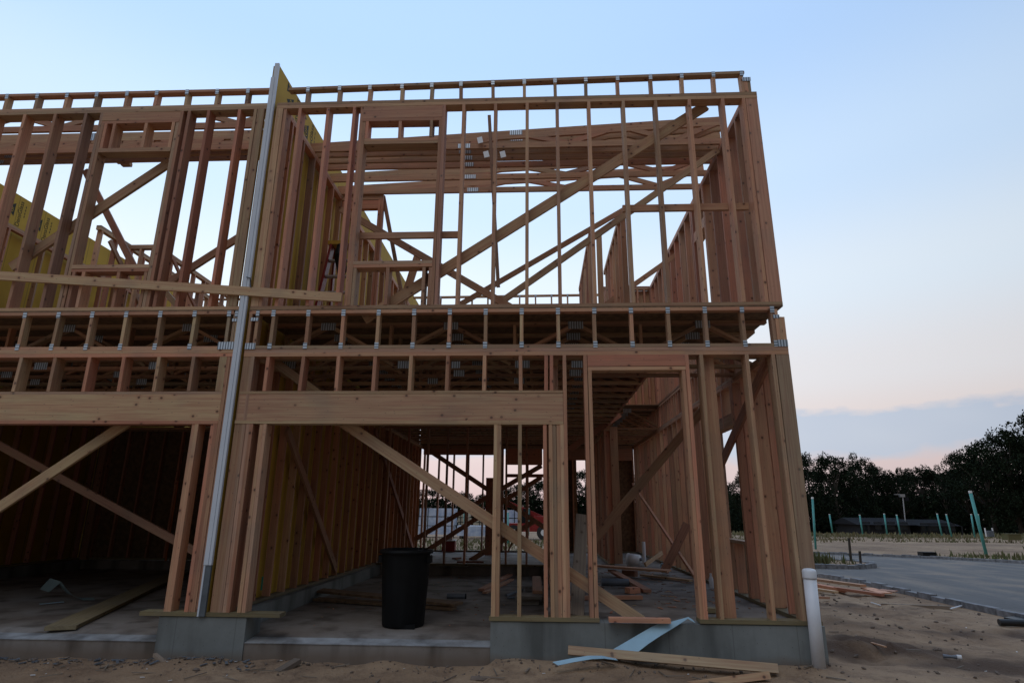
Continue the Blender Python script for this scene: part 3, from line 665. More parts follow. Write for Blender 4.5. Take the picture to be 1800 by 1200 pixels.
# ------------------------------------------------------------------ ground
ROADX = 10.05
def road_edge(y):
    return 10.1 + .15 * math.sin(y * .7) * .3
def gz(x, y):
    z = .10 if x > 2.6 else .055
    d = max(0.0, y)
    if x > 5.9 or y > 11:
        t = min(1, max(0, (max(x - 5.9, 0) + max(y - 11, 0) * .5) / 3.5)); z = .10 - .10 * t
    if y > 8: z -= .012 * min(y - 8, 12) * .7
    if y > 20: z -= .010 * (min(y, 45) - 20)
    if y > 45: z -= .026 * (min(y, 130) - 45)
    if y > 130: z -= .004 * (y - 130)
    return z
NV = noise.noise
def bumpz(x, y):
    h = 0
    if -8 < x < 10.0 and -14 < y < 14:
        h += .030 * NV((x * .9, y * .9, 3)) + .026 * NV((x * 2.6, y * 2.6, 7)) + .013 * NV((x * 8, y * 8, 1)) + (.02 * abs(NV((x * 5, y * 4, 11))) if x > 5.8 else 0)
        h += .05 * math.exp(-((x - 3.55) / .45) ** 2 - ((y + .12) / .25) ** 2) + .07 * max(0, NV((x * 1.6, 2.2, 5)) + .1) * math.exp(-((y + .05) / .22) ** 2)
        if x > 5.7: h += .055 * NV((x * 1.3, y * 1.1, 21)) + .03 * abs(NV((x * 2.2 + y, y * .8, 23))) - .035 * math.exp(-((x - 8.2 - .25 * math.sin(y)) / .14) ** 2) - .035 * math.exp(-((x - 9.0 - .25 * math.sin(y)) / .14) ** 2)
        h += .07 * math.exp(-((x + .35) / .35) ** 2 - ((y + .2) / .25) ** 2)
        h += .09 * math.exp(-((x - 5.45) / .3) ** 2 - ((y + .18) / .2) ** 2) * .6
        h += .10 * math.exp(-((x - 6.6) / .5) ** 2 - ((y - .9) / .5) ** 2) * (1 + NV((x * 5, y * 5, 2)))
        h -= .07 * math.exp(-((x - 6.35) / .35) ** 2 - ((y - .6) / .3) ** 2)
        if x > 9.2: h *= max(0, (10.0 - x) / .8)
    elif x > 10 and y > 19:
        h += .10 * NV((x * .25, y * .35, 5)) + .05 * NV((x * .9, y * .9, 9))
    return h
def axis(lo, hi, dl, dh, step, far):
    a = [lo]
    while a[-1] < hi: a.append(a[-1] + step)
    s, x = step, lo; pre = []
    while x > dl: s *= 1.22; x -= s; pre.append(x)
    s, x = step, a[-1]; post = []
    while x < dh: s *= 1.13; x += s; post.append(x)
    return pre[::-1] + a + post
gx = axis(-3.4, 10.2, -420, 520, .075, 1); gy = axis(-1.6, 7, -60, 700, .075, 1)
def ground_mesh():
    me = bpy.data.meshes.new('ground'); v = []; f = []
    nx = len(gx)
    for y in gy:
        for x in gx:
            inside = (-6.6 < x < 5.66 and .08 < y < 10.2)
            v.append((x, y, -.25 if inside else gz(x, y) + bumpz(x, y)))
    for j in range(len(gy) - 1):
        for i in range(nx - 1): f.append((j * nx + i, j * nx + i + 1, (j + 1) * nx + i + 1, (j + 1) * nx + i))
    me.from_pydata(v, [], f); me.materials.append(M['dirt'])
    ca = me.color_attributes.new('dug', 'FLOAT_COLOR', 'POINT'); dv = []
    for x, y, z in v:
        d = 0
        if 5.5 < x < 10.2 and -1.6 < y < 8:
            for cx, cy, rx, ry, a in ((6.8, 1.05, .6, .5, 1.5), (6.2, .8, .5, .35, 1.1), (7.35, .35, .8, .4, 1.2), (8.2, 2.3, .8, .25, .8), (6.5, 2.6, .8, .3, .7), (9.3, 2.4, .5, .3, .8), (8.1, 4.4, 1.0, .35, .6), (8.9, 1.1, .9, .3, .5), (6.4, 4.8, .7, .6, .6)):
                d = max(d, a * math.exp(-((x - cx) / rx) ** 2 - ((y - cy) / ry) ** 2))
            d = max(0, min(1, d + .55 * NV((x * 3, y * 3, 4)) * (1 if d > .1 else d * 10)))
        elif x < 5 and -1.6 < y < .1: d = max(0, .5 * NV((x * 1.7, y * 3, 8)))
        elif y > 19: d = max(0, min(.8, 1.2 * NV((x * .13, y * .30, 6)) - .1))
        dv += [d, d, d, 1]
    ca.data.foreach_set('color', dv); me.polygons.foreach_set('use_smooth', [True] * len(f)); me.update()
    o = bpy.data.objects.new('ground', me); C.objects.link(o); o['kind'] = 'structure'; return o
ground_mesh()
# asphalt road: a sheet that follows the ground, cut in strips
def road_poly():
    mb = MB()
    def strip(y0, y1, xa, xb, nx=14, step=.7):
        n = max(1, int((y1 - y0) / step))
        for j in range(n):
            ya, yb = y0 + (y1 - y0) * j / n, y0 + (y1 - y0) * (j + 1) / n
            A0, A1, B0, B1 = xa(ya), xb(ya), xa(yb), xb(yb)
            for i in range(nx):
                t0, t1 = i / nx, (i + 1) / nx
                mb.poly([(A0 + (A1 - A0) * t, yy, 0) for t, yy in ()] or [(A0 + (A1 - A0) * t0, ya, rz(A0 + (A1 - A0) * t0, ya)), (A0 + (A1 - A0) * t1, ya, rz(A0 + (A1 - A0) * t1, ya)), (B0 + (B1 - B0) * t1, yb, rz(B0 + (B1 - B0) * t1, yb)), (B0 + (B1 - B0) * t0, yb, rz(B0 + (B1 - B0) * t0, yb))])
    def rz(x, y): return gz(max(x, 9.6), y) + .035
    strip(-14, 10.0, lambda y: NEARK(y), lambda y: FARK(y))
    strip(10.0, 12.1, lambda y: NEARK(10) - 3.4 * min(1, (y - 10) / .8), lambda y: FARK(y))
    strip(12.1, 15.0, lambda y: ISL(y), lambda y: FARK(y))
    strip(15.0, 19.6, lambda y: 5.0, lambda y: FARK(y))
    return mb.build('road', 'asphalt')
def NEARK(y): return 10.22 - .4 * max(0, (y - 7.5) / 2.5) ** 2 * .9
def FARK(y):
    if y < 15: return 18.6
    return 18.6 - 4.6 * ((y - 15) / 4.6) ** 1.5
def ISL(y): return 12.3 + .75 * math.sin(max(0, min(1, (y - 12.1) / 2.9)) * math.pi) 
tag(road_poly(), kind='structure')
def kerb_run(pts, name='kerb', h=.11, w=.13, stones=True):
    mb = MB()
    for (xa, ya), (xb, yb) in zip(pts, pts[1:]):
        L = math.hypot(xb - xa, yb - ya); n = max(1, int(L / .28))
        for i in range(n):
            t0, t1 = i / n + .02 / n, (i + 1) / n - .02 / n
            p, q = Vector((xa + (xb - xa) * t0, ya + (yb - ya) * t0, 0)), Vector((xa + (xb - xa) * t1, ya + (yb - ya) * t1, 0))
            z = gz(max(p.x, 9.6), p.y) + RND.uniform(-.02, .015); dn = Vector((-(q - p).y, (q - p).x, 0)).normalized() * (w / 2 * RND.uniform(.9, 1.1))
            o = [p - dn, q - dn, q + dn, p + dn]
            mb.prism([(a_.x, a_.y, z - .08) for a_ in o], (0, 0, .08 + h))
    return tag(mb.build(name, 'kerb'), kind='structure')
kerb_run([(NEARK(y) - .07, y) for y in [-14 + .8 * k for k in range(31)]], h=.09)
kerb_run([(6.7, 12.03), (9, 12.03), (12.0, 12.0), (12.7, 12.5), (13.05, 13.3), (13.0, 14.2), (12.6, 14.85), (11.8, 15.05), (6, 15.05)], h=.15, w=.16)
kerb_run([(FARK(y) + .1, y) for y in (-10, -4, 2, 6, 10, 13, 15, 16, 17, 18, 18.6, 19.1, 19.5)] + [(10, 19.75), (4, 19.8)], h=.12)
sub_is = MB(); sub_is.prism([(x, y, gz(x, y) - .1) for x, y in ((6, 12.1), (12.0, 12.1), (12.6, 12.55), (12.95, 13.3), (12.9, 14.15), (12.5, 14.75), (11.8, 14.97), (6, 14.97))], (0, 0, .2)); tag(sub_is.build('planting_bed', 'dirt'), kind='structure')

# ------------------------------------------------------------------ sky and light
w = bpy.data.worlds.new('World'); SC.world = w; w.use_nodes = True; nt = w.node_tree; L = nt.links.new
bg = nt.nodes['Background']
tc = N(nt, 'ShaderNodeTexCoord'); sx = N(nt, 'ShaderNodeSeparateXYZ'); L(tc.outputs['Generated'], sx.inputs[0])
cr = N(nt, 'ShaderNodeValToRGB'); cr.color_ramp.interpolation = 'EASE'; L(sx.outputs[2], cr.inputs[0])
stops = [(0.0, (.62, .47, .48)), (.06, (.65, .53, .54)), (.13, (.72, .64, .635)), (.20, (.71, .70, .73)), (.33, (.66, .745, .84)), (.48, (.515, .665, .865)), (.66, (.385, .56, .84)), (1.0, (.28, .44, .72))]
stops = [(p, tuple(k * .93 for k in c)) for p, c in stops]
el = cr.color_ramp.elements
el[0].position, el[0].color = stops[0][0], (*stops[0][1], 1); el[1].position, el[1].color = stops[-1][0], (*stops[-1][1], 1)
for p, c in stops[1:-1]: e = el.new(p); e.color = (*c, 1)
# a low bank of cloud over the horizon with a ragged top
mp = N(nt, 'ShaderNodeMapping'); mp.inputs['Scale'].default_value = (1, 1, 2.5); L(tc.outputs['Generated'], mp.inputs[0])
n1 = N(nt, 'ShaderNodeTexNoise'); n1.inputs['Scale'].default_value = 7; n1.inputs['Detail'].default_value = 6; n1.inputs['Roughness'].default_value = .55; L(mp.outputs[0], n1.inputs['Vector'])
n2 = N(nt, 'ShaderNodeTexNoise'); n2.inputs['Scale'].default_value = 2.2; n2.inputs['Detail'].default_value = 3; L(mp.outputs[0], n2.inputs['Vector'])
n3 = N(nt, 'ShaderNodeTexNoise'); n3.inputs['Scale'].default_value = 26; n3.inputs['Detail'].default_value = 5; L(mp.outputs[0], n3.inputs['Vector'])
h = math_(nt, 'ADD', math_(nt, 'ADD', sx.outputs[2], math_(nt, 'MULTIPLY', math_(nt, 'SUBTRACT', n3.outputs[0], .5), .022)), math_(nt, 'MULTIPLY', math_(nt, 'SUBTRACT', n1.outputs[0], .5), .055))
top = ramp(nt, h, .139, .152, True)
bot = ramp(nt, math_(nt, 'ADD', h, math_(nt, 'MULTIPLY', math_(nt, 'SUBTRACT', n2.outputs[0], .5), .10)), .072, .095)
cl_ = math_(nt, 'MULTIPLY', math_(nt, 'MULTIPLY', top, bot), .93)
sky = mixc(nt, cl_, cr.outputs[0], mixc(nt, ramp(nt, n2.outputs[0], .35, .7), (.40, .47, .60), (.49, .545, .64)))
# brighter ahead and to the sunset left; dimmed behind the camera to darken interiors
az = math_(nt, 'ADD', math_(nt, 'ADD', math_(nt, 'MULTIPLY', sx.outputs[0], -.23), math_(nt, 'MULTIPLY', sx.outputs[1], .55)), math_(nt, 'ADD', math_(nt, 'MULTIPLY', sx.outputs[2], .40), .56))
az = math_(nt, 'MAXIMUM', az, .09)
vm = N(nt, 'ShaderNodeVectorMath', operation='SCALE'); L(sky, vm.inputs[0]); L(az, vm.inputs['Scale'])
ns = N(nt, 'ShaderNodeTexSky', sky_type='NISHITA'); ns.sun_disc = False; ns.sun_elevation = math.radians(3); ns.sun_rotation = math.radians(-60)
nv = N(nt, 'ShaderNodeVectorMath', operation='SCALE'); L(ns.outputs[0], nv.inputs[0]); nv.inputs['Scale'].default_value = .012
ad = N(nt, 'ShaderNodeVectorMath', operation='ADD'); L(vm.outputs[0], ad.inputs[0]); L(nv.outputs[0], ad.inputs[1])
L(ad.outputs[0], bg.inputs[0]); bg.inputs[1].default_value = 1.0
sd = bpy.data.lights.new('sun', 'SUN'); sd.energy = .40; sd.angle = math.radians(35); sd.color = (1, .90, .80)  # soft fill lamp added above the front to brighten it; sun has set
so = bpy.data.objects.new('sun', sd); C.objects.link(so); so.rotation_euler = (math.radians(32), 0, math.radians(-14)); so.location = (-20, -20, 20)

SC.view_settings.view_transform = 'Standard'; SC.view_settings.look = 'None'; SC.view_settings.exposure = 0.18; SC.view_settings.gamma = 1
SC.cycles.max_bounces = 8; SC.cycles.diffuse_bounces = 4
# ------------------------------------------------------------------ things standing and lying about
# trash can
tc_c = Vector((1.515, .78, .277))
can = thing('trash_can', 'tall black plastic trash can standing on the garage slab', 'trash can', tc_c)
def can_body(m):
    seg = 48; prof = [(.0, .012), (.222, .0), (.23, .02), (.262, .55), (.272, .74), (.276, .76)]
    m.lathe(tc_c, prof, seg)
    b = len(m.v) - seg * len(prof)
    for ri, (r, z) in enumerate(prof):
        for k in range(seg):
            p = m.v[b + ri * seg + k]; d = p - (tc_c + Vector((0, 0, z)))
            if .01 < z < .70 and k % 4 in (0,): m.v[b + ri * seg + k] = p - d.normalized() * .010
    m.lathe(tc_c, [(.262, .80), (.250, .55), (.215, .03), (.0, .03)], seg)
sub('body', 'black', can, can_body, True)
sub('rim', 'black', can, lambda m: m.lathe(tc_c, [(.27, .755), (.298, .758), (.304, .775), (.300, .79), (.288, .80), (.266, .803), (.262, .79)], 48), True)
for s in (-1, 1):
    sub('handle', 'black', can, lambda m: (m.box(tc_c.x + s * .275 - .022, tc_c.x + s * .275 + .022, tc_c.y - .10, tc_c.y + .02, tc_c.z + .66, tc_c.z + .735)))
sub('foot_notch', 'black', can, lambda m: m.box(tc_c.x + .02, tc_c.x + .17, tc_c.y - .222, tc_c.y - .18, tc_c.z + .0, tc_c.z + .045))
# bollard
bt, bb = U(1421.5, 998, 'y', -.13), U(1439, 1163, 'y', -.13)
bol = thing('pipe_bollard', 'white plastic pipe with a rounded cap standing at the foundation corner', 'bollard', bb)
def ax_tube(m, r, a, b, seg=28):
    m.tube([bb + (bt - bb) * t for t in (a, b)], r * .88, seg)
sub('pipe', 'pvc', bol, lambda m: ax_tube(m, .066, -.06, .90), True)
def cap_(m):
    d = (bt - bb); prof = [(.0705, .885), (.0715, .90), (.0715, .965), (.066, .983), (.05, .994), (.02, 1.0)]
    m.tube([bb + d * t for _, t in prof], [r * .89 for r, _ in prof], 28)
sub('cap', 'pvc', bol, cap_, True)
# blue-grey membrane strip
def strip3(m, A, B, th=.003):
    for i in range(len(A) - 1):
        m.quadbox([A[i], A[i + 1], B[i + 1], B[i]] + [p + Vector((0, -th * .3, th)) for p in (A[i], A[i + 1], B[i + 1], B[i])], 0)
def paper(m):
    top = [(971, 1163, -.40), (1003, 1157, -.36), (1034, 1152, -.33), (1058, 1152, -.30), (1082, 1157, -.25), (1076, 1141, -.10)]
    bot = [(981, 1169, -.42), (1010, 1163, -.40), (1040, 1158, -.38), (1062, 1157, -.35), (1086, 1160, -.30), (1118, 1146, -.16)]
    A = [U(a, b, 'y', c) for a, b, c in top]; B = [U(a, b, 'y', c) for a, b, c in bot]; strip3(m, A[:5], B[:5]); 
    top = [(1074, 1143, -.14), (1110, 1122, -.09), (1146, 1101, -.05), (1158, 1096, -.03), (1178, 1093, -.02), (1210, 1084, .02), (1217, 1088, .03)]
    bot = [(1119, 1147, -.18), (1140, 1131, -.14), (1161, 1117, -.10), (1176, 1108, -.07), (1192, 1098, -.045), (1209, 1087, .01), (1222, 1094, -.02)]
    strip3(m, [U(a, b, 'y', c) for a, b, c in top], [U(a, b, 'y', c) for a, b, c in bot])
one('membrane_strip', 'paper', paper, 'pale blue strip of membrane hanging over the foundation edge onto the dirt', 'strip')
LB = 'loose boards on the dirt in front'
one('lumber', 'wood', lambda m: m.beam(U(999, 1142, 'y', -.10), U(1366, 1174.5, 'y', -.30), .085, .075, (0, .3, 1), hue=.0, val=1.05), 'long pale timber lying across the blue strip in front of the foundation', 'timber', LB)
one('lumber', 'wood', lambda m: m.beam(U(1130, 1214, 'y', -.62), U(1350, 1186, 'y', -.44), .085, .06, (0, .3, 1), hue=.0, val=1.05), 'shorter pale timber lying at the bottom edge, its end by the longer timber', 'timber', LB)
one('lumber', 'grey_wood', lambda m: m.beam(U(448, 1205, 'y', -.55), U(524, 1160, 'y', -.14), .09, .04, (0, 0, 1), hue=.5), 'weathered board lying on the dirt in front of the right garage slab', 'board', LB)
one('lumber', 'grey_wood', lambda m: m.beam(U(272, 1150, 'y', -.10), U(318, 1188, 'y', -.42), .035, .03, (0, 0, 1), hue=.5), 'thin weathered stick on the dirt below the concrete pier', 'stick', LB)
one('lumber', 'grey_wood', lambda m: m.beam(U(262, 1197, 'y', -.5), U(325, 1186, 'y', -.43), .02, .015, (0, 0, 1), hue=.5), 'slim splintered stick lying beside the thin stick below the pier', 'stick', LB)
def onground(u, v, h=.0):
    p = U(u, v, 'z', .05)
    for _ in range(6): p = U(u, v, 'z', gz(p.x, p.y) + bumpz(p.x, p.y) + h)
    return p
SB = 'lumber offcuts beside the road'
for (a, b, wd, th, h, hue, lab) in (
    ((1428, 1017), (1517, 1029), .13, .04, .10, .3, 'longest pale offcut on top of the heap beside the road'),
    ((1430, 1027), (1487, 1038), .14, .05, .06, .6, 'wide reddish offcut at the near left of the roadside heap'),
    ((1468, 1033), (1552, 1045), .09, .04, .03, .7, 'orange-brown offcut lying at the bottom of the roadside heap'),
    ((1524, 1033), (1556, 1042), .22, .015, .06, .4, 'square of plywood at the right end of the roadside heap'),
    ((1545, 1036), (1575, 1039), .22, .015, .05, .5, 'smaller plywood piece under the square one in the roadside heap'),
    ((1430, 1034), (1470, 1040), .10, .03, .03, .2, 'short pale offcut half under the wide reddish one'),
    ((1430, 1049), (1456, 1050), .06, .03, .02, .4, 'short offcut lying alone in front of the roadside heap')):
    one('lumber_offcut', 'wood', lambda m: m.beam(onground(*a, h + .03), onground(*b, h + .03), wd * 1.15, th * 1.2, (0, 0, 1), hue=hue), lab, 'offcut', SB)
one('plank', 'grey_wood', lambda m: m.beam(onground(1549, 1063, .03), onground(1672, 1068, .03), .05, .06, (0, 0, 1), hue=.8), 'long grey plank lying on the dirt short of the kerb', 'plank')
one('lath', 'wood', lambda m: m.beam(onground(1491, 1117, .02), onground(1556, 1136, .02), .03, .012, (0, 0, 1), hue=.1), 'thin pale lath lying by the dug dirt beside the bollard', 'lath')
one('plastic_pipe', 'pvc', lambda m: m.tube([onground(1671, 1069, .03), onground(1690, 1064, .03), onground(1722, 1062, .03)], .011, 8), 'white plastic pipe at the right end of the grey plank', 'pipe')
one('plastic_pipe', 'pvc', lambda m: m.tube([onground(1531, 1058, .02), onground(1549, 1064, .02)], .010, 8), 'short white plastic pipe at the left end of the grey plank', 'pipe')
one('plastic_pipe', 'pvc', lambda m: m.tube([onground(1738, 1069, .02), onground(1752, 1077, .02)], .008, 8), 'thin white pipe stub sticking out by the kerb', 'pipe')
one('drain_hose', 'blackpipe', lambda m: m.tube([onground(1756, 1093, .05), onground(1790, 1094, .05), onground(1840, 1096, .05)], .045, 12), 'black corrugated hose lying on the dirt at the right edge', 'hose')
one('plastic_sheet', 'blackpipe', lambda m: [m.prism([onground(u + 5 * math.sin(k), v, .02) for k, (u, v) in enumerate(((1765, 1088), (1800, 1083), (1850, 1084), (1850, 1092), (1790, 1092)))], (0, 0, .03))], 'crumpled black plastic sheet behind the black hose', 'plastic sheet')
pc = onground(1678, 1154, .03)
cup = thing('crushed_bottle', 'crushed grey bottle with a white cap lying on the dirt at right', 'bottle', pc)
sub('bottle_body', 'steel', cup, lambda m: m.tube([pc + Vector((-.09, .04, 0)), pc + Vector((-.02, .01, 0)), pc + Vector((.02, 0, 0))], [.020, .013, .020], 10))
sub('bottle_cap', 'white', cup, lambda m: m.tube([pc + Vector((.024, 0, 0)), pc + Vector((.06, -.015, 0))], [.023, .023], 12))
one('catch_basin', 'black', lambda m: m.box(17.6, 18.1, 18.35, 18.7, gz(17.8, 18.5) + .05, gz(17.8, 18.5) + .20), 'dark box lying at the far kerb of the road', 'box')
CH = 'concrete chunks lying in the dirt'
def chunk(u, v, s, lab, fl=.5):
    p = onground(u, v)
    def f(m):
        r = random.Random(int(u)); 
        m.tube([p + Vector((-s, r.uniform(-.3, .3) * s, s * fl * .4)), p + Vector((-.4 * s, 0, s * fl * .5)), p + Vector((.5 * s, r.uniform(-.2, .2) * s, s * fl * .5)), p + Vector((s, 0, s * fl * .3))], [s * .25, s * fl, s * fl * .9, s * .2], 7)
    one('concrete_chunk', 'stone', f, lab, 'rubble', CH)
chunk(135, 1152, .085, 'biggest pale concrete chunk in the dirt before the left slab'); chunk(20, 1146, .05, 'small concrete chunk at the left edge before the slab'); chunk(345, 1178, .035, 'small grey chunk right of the thin stick below the pier')
chunk(848, 1196, .10, 'flat grey slab of concrete at the bottom edge below the trash can', .25); chunk(392, 1146, .04, 'grey chunk against the foot of the concrete pier')
# ---- inside the garages
one('plank', 'treated', lambda m: m.beam(U(106, 1103, 'z', .30), U(318, 1005, 'z', .32), .285, .04, (0, 0, 1), hue=.5), 'wide treated plank lying on the left garage slab', 'plank')
def curl(m):
    A = [(70, 1035), (88, 1016), (100, 1024), (118, 1042), (140, 1050), (165, 1050)]; B = [(86, 1040), (108, 1022), (116, 1034), (128, 1046), (146, 1054), (166, 1054)]
    strip3(m, [U(a, b, 'y', 2.55 - .04 * i) for i, (a, b) in enumerate(A)], [U(a, b, 'y', 2.40 - .04 * i) for i, (a, b) in enumerate(B)])
one('membrane_offcut', 'membrane', curl, 'curled grey membrane offcut standing on the left garage slab', 'offcut')
one('membrane_offcut', 'paper', lambda m: m.beam(U(70, 1061, 'z', .295), U(112, 1057, 'z', .295), .05, .004, (0, 0, 1)), 'flat pale membrane scrap on the slab beside the curled one', 'offcut')
one('marker_pole', 'orange', lambda m: m.tube([U(313, 845, 'y', 6.4), U(291, 985, 'y', 6.4)], .022, 8), 'thin orange pole leaning at the dark back of the left garage', 'pole')
GB = 'boards lying on the right garage slab'
one('plank', 'osb', lambda m: m.beam(U(512, 1032, 'z', .40), U(806, 1061, 'z', .34), .26, .03, (0, 0, 1)), 'long wide board lying across the right garage slab behind the trash can', 'plank', GB)
one('plank', 'osb', lambda m: m.beam(U(556, 1052, 'z', .31), U(798, 1069, 'z', .30), .16, .03, (0, 0, 1)), 'narrower board under the long wide one behind the trash can', 'plank', GB)
one('plank', 'wood', lambda m: m.beam(U(846, 1036, 'z', .31), U(898, 1009, 'z', .31), .09, .04, (0, 0, 1), hue=.6), 'reddish board lying slanted behind the double stud right of the trash can', 'plank', GB)
one('plank', 'wood', lambda m: m.beam(U(852, 1041, 'z', .30), U(900, 1018, 'z', .30), .07, .03, (0, 0, 1), hue=.5), 'second slanted board just in front of the reddish one', 'plank', GB)
one('lumber_offcut', 'wood', lambda m: m.beam(U(945, 1040, 'z', .42), U(943, 1014, 'z', .42), .14, .04, (0, 0, 1), hue=.6), 'short pale offcut balanced on a block behind the reddish stud', 'offcut')
one('timber_block', 'grey_wood', lambda m: (m.box(2.74, 3.02, 2.35, 2.6, .285, .36), m.box(2.70, 3.06, 2.3, 2.64, .362, .398)), 'dark timber block on the garage slab beside the inner partition', 'block')
p = U(803, 1047, 'z', .325)
tb = thing('sealant_tube', 'grey sealant tube lying on the right garage slab by the boards', 'tube', p)
sub('barrel', 'steel', tb, lambda m: m.tube([p + Vector((-.14, 0, 0)), p + Vector((.12, 0, 0))], .035, 14)); sub('end_cap', 'black', tb, lambda m: m.tube([p + Vector((.121, 0, 0)), p + Vector((.135, 0, 0))], .037, 14))
one('offcut_bracket', 'steel', lambda m: (m.tube([U(890, 1046, 'z', .32), U(918, 1036, 'z', .34)], .02, 8), m.tube([U(892, 1050, 'z', .30), U(922, 1048, 'z', .30)], .015, 8)), 'grey metal bracket lying behind the single stud', 'bracket')
one('green_label', 'green_tag', lambda m: m.box(-.195, -.19, .91, .95, .60, .75), 'small green label stuck low on a stud of the garage side wall', 'label')
# ---- hall
HB = 'boards lying on the hall floor'
def flr(u, v, z=.49): return U(u, v, 'z', z)
one('plank', 'grey_wood', lambda m: m.beam(flr(1014, 1082, .48), U(1023, 905, 'y', 1.05), .14, .038, (0, 1, 0), hue=.4, val=1.0), 'grey board standing upright and leaning left of the doorway stud', 'plank', HB)
one('plank', 'wood', lambda m: m.beam(flr(1070, 1088, .50), flr(1178, 1090, .50), .085, .04, (0, 0, 1), hue=.75), 'reddish board lying along the door threshold', 'plank', HB)
one('plank', 'wood', lambda m: m.beam(flr(1000, 1050), flr(1128, 1049), .09, .04, (0, 0, 1), hue=.5, val=.8), 'board lying across the hall just behind the doorway', 'plank', HB)
one('plank', 'wood', lambda m: m.beam(flr(1040, 993, .62), flr(1176, 1003, .60), .22, .03, (0, 0, 1), hue=.6), 'long wide board raised on offcuts across the back of the hall', 'plank', HB)
one('plank', 'wood', lambda m: m.beam(flr(1074, 1002, .55), flr(1138, 1038, .49), .11, .038, (0, 0, 1), hue=.9, val=.75), 'dark board slanting down from under the long wide board', 'plank', HB)
one('plank', 'wood', lambda m: m.beam(flr(1128, 1010, .49), flr(1215, 1020, .49), .09, .03, (0, 0, 1), hue=.4), 'short board on the floor below the slanted brace', 'plank', HB)
one('timber_block', 'wood', lambda m: m.beam(flr(1103, 1037, .50), flr(1121, 1036, .50), .12, .07, (0, 0, 1), hue=.6), 'small square timber block on the hall floor', 'block')
one('timber_block', 'wood', lambda m: m.beam(flr(1096, 1006, .52), flr(1118, 1008, .52), .10, .09, (0, 0, 1), hue=.8), 'dark offcut block propping up the long wide board', 'block')
one('timber_block', 'treated', lambda m: m.beam(flr(1234, 1070, .49), flr(1259, 1072, .49), .10, .045, (0, 0, 1), hue=.5), 'greenish treated block between the doorway and the broad stud', 'block')
p = flr(1082, 1023, .53)
rl_ = thing('membrane_roll', 'grey roll of membrane lying on the hall floor', 'roll', p)
sub('roll_body', 'steel', rl_, lambda m: m.tube([p + Vector((-.20, .02, 0)), p + Vector((.19, 0, 0))], .052, 14)); sub('core', 'black', rl_, lambda m: m.tube([p + Vector((.191, 0, 0)), p + Vector((.195, 0, 0))], .025, 12))
p = flr(1117, 990, .56) + Vector((0, 0, .06))
bk = thing('bucket', 'white plastic bucket lying on its side on the hall boards', 'bucket', p)
sub('body', 'white', bk, lambda m: m.tube([p + Vector((-.10, .06, .0)), p + Vector((.08, -.04, 0))], [.12, .10], 20), True); sub('lid', 'white', bk, lambda m: m.tube([p + Vector((-.125, .074, .0)), p + Vector((-.101, .061, 0))], [.127, .127], 20))
sub('spout', 'steel', bk, lambda m: m.tube([p + Vector((.081, -.041, .02)), p + Vector((.12, -.06, .02))], .03, 10))
p = flr(1133, 990, .50)
one('plastic_pipe', 'pvc', lambda m: m.tube([p, p + Vector((0, 0, .42))], .035, 14), 'white drain pipe standing upright beside the white bucket', 'pipe')
one('lumber_offcut', 'wood', lambda m: m.beam(flr(1134, 992, .56), U(1163, 971, 'y', 6.2), .07, .04, (0, 1, 0), hue=.1), 'pale stick propped up right of the standing drain pipe', 'offcut')
p = flr(1170, 1000, .56)
b2_ = thing('bucket', 'small blue-white bucket lying by the foot of the slanted brace', 'bucket', p)
sub('body', 'paper', b2_, lambda m: m.tube([p + Vector((-.06, 0, .02)), p + Vector((.07, .03, .02))], [.085, .075], 16), True); sub('opening', 'black', b2_, lambda m: m.tube([p + Vector((-.065, 0, .02)), p + Vector((-.061, 0, .02))], [.07, .07], 16))
p = flr(1251, 1033, .475)
bo = thing('water_bottle', 'small clear water bottle standing by the broad stud', 'bottle', p)
sub('bottle_body', 'pvc', bo, lambda m: m.lathe(p, [(0, 0), (.03, 0), (.032, .01), (.032, .12), (.014, .165), (.014, .175), (0, .175)], 14), True); sub('bottle_cap', 'white', bo, lambda m: m.lathe(p, [(.016, .174), (.016, .195), (0, .195)], 12))
def chips(m):
    r = random.Random(4)
    for _ in range(170):
        x, y = r.uniform(3.7, 5.45), r.uniform(.6, 5.6); s = r.uniform(.01, .05); a = r.uniform(0, 3.1); d = Vector((math.cos(a), math.sin(a), 0)) * s
        m.beam(Vector((x, y, S)) - d, Vector((x, y, S + .003)) + d, s * .5, .006, (0, 0, 1), hue=r.random(), val=r.uniform(.3, .9))
    for _ in range(90):
        x, y = r.uniform(.2, 3.0), r.uniform(.5, 5.6); s = r.uniform(.008, .035); a = r.uniform(0, 3.1); d = Vector((math.cos(a), math.sin(a), 0)) * s
        m.beam(Vector((x, y, .284)) - d, Vector((x, y, .287)) + d, s * .5, .006, (0, 0, 1), hue=r.random(), val=r.uniform(.3, 1.1))
tag(sub('wood_chips', 'wood', None, chips), kind='stuff')
# ---- rear
p = U(789, 968, 'z', .476)
tbx = thing('tool_box', 'dark red tool box standing on the slab before the rear wall', 'tool box', p)
sub('body', 'red', tbx, lambda m: m.box(p.x - .17, p.x + .17, p.y - .13, p.y + .13, p.z, p.z + .25)); sub('lid', 'white', tbx, lambda m: m.box(p.x - .18, p.x + .18, p.y - .14, p.y + .14, p.z + .251, p.z + .285)); sub('handle', 'tan', tbx, lambda m: m.box(p.x - .05, p.x + .05, p.y - .03, p.y + .03, p.z + .286, p.z + .34))
one('plank', 'wood', lambda m: m.beam(U(803, 987, 'z', .49), U(850, 987, 'z', .49), .10, .038, (0, 0, 1), hue=.9, val=.5), 'dark board on the rear floor in the gap between garage studs', 'plank')
one('plank', 'wood', lambda m: m.beam(U(798, 981, 'z', .49), U(808, 980, 'z', .49), .10, .038, (0, 0, 1), hue=.9, val=.5), 'small dark block left of the dark board on the rear floor', 'plank')
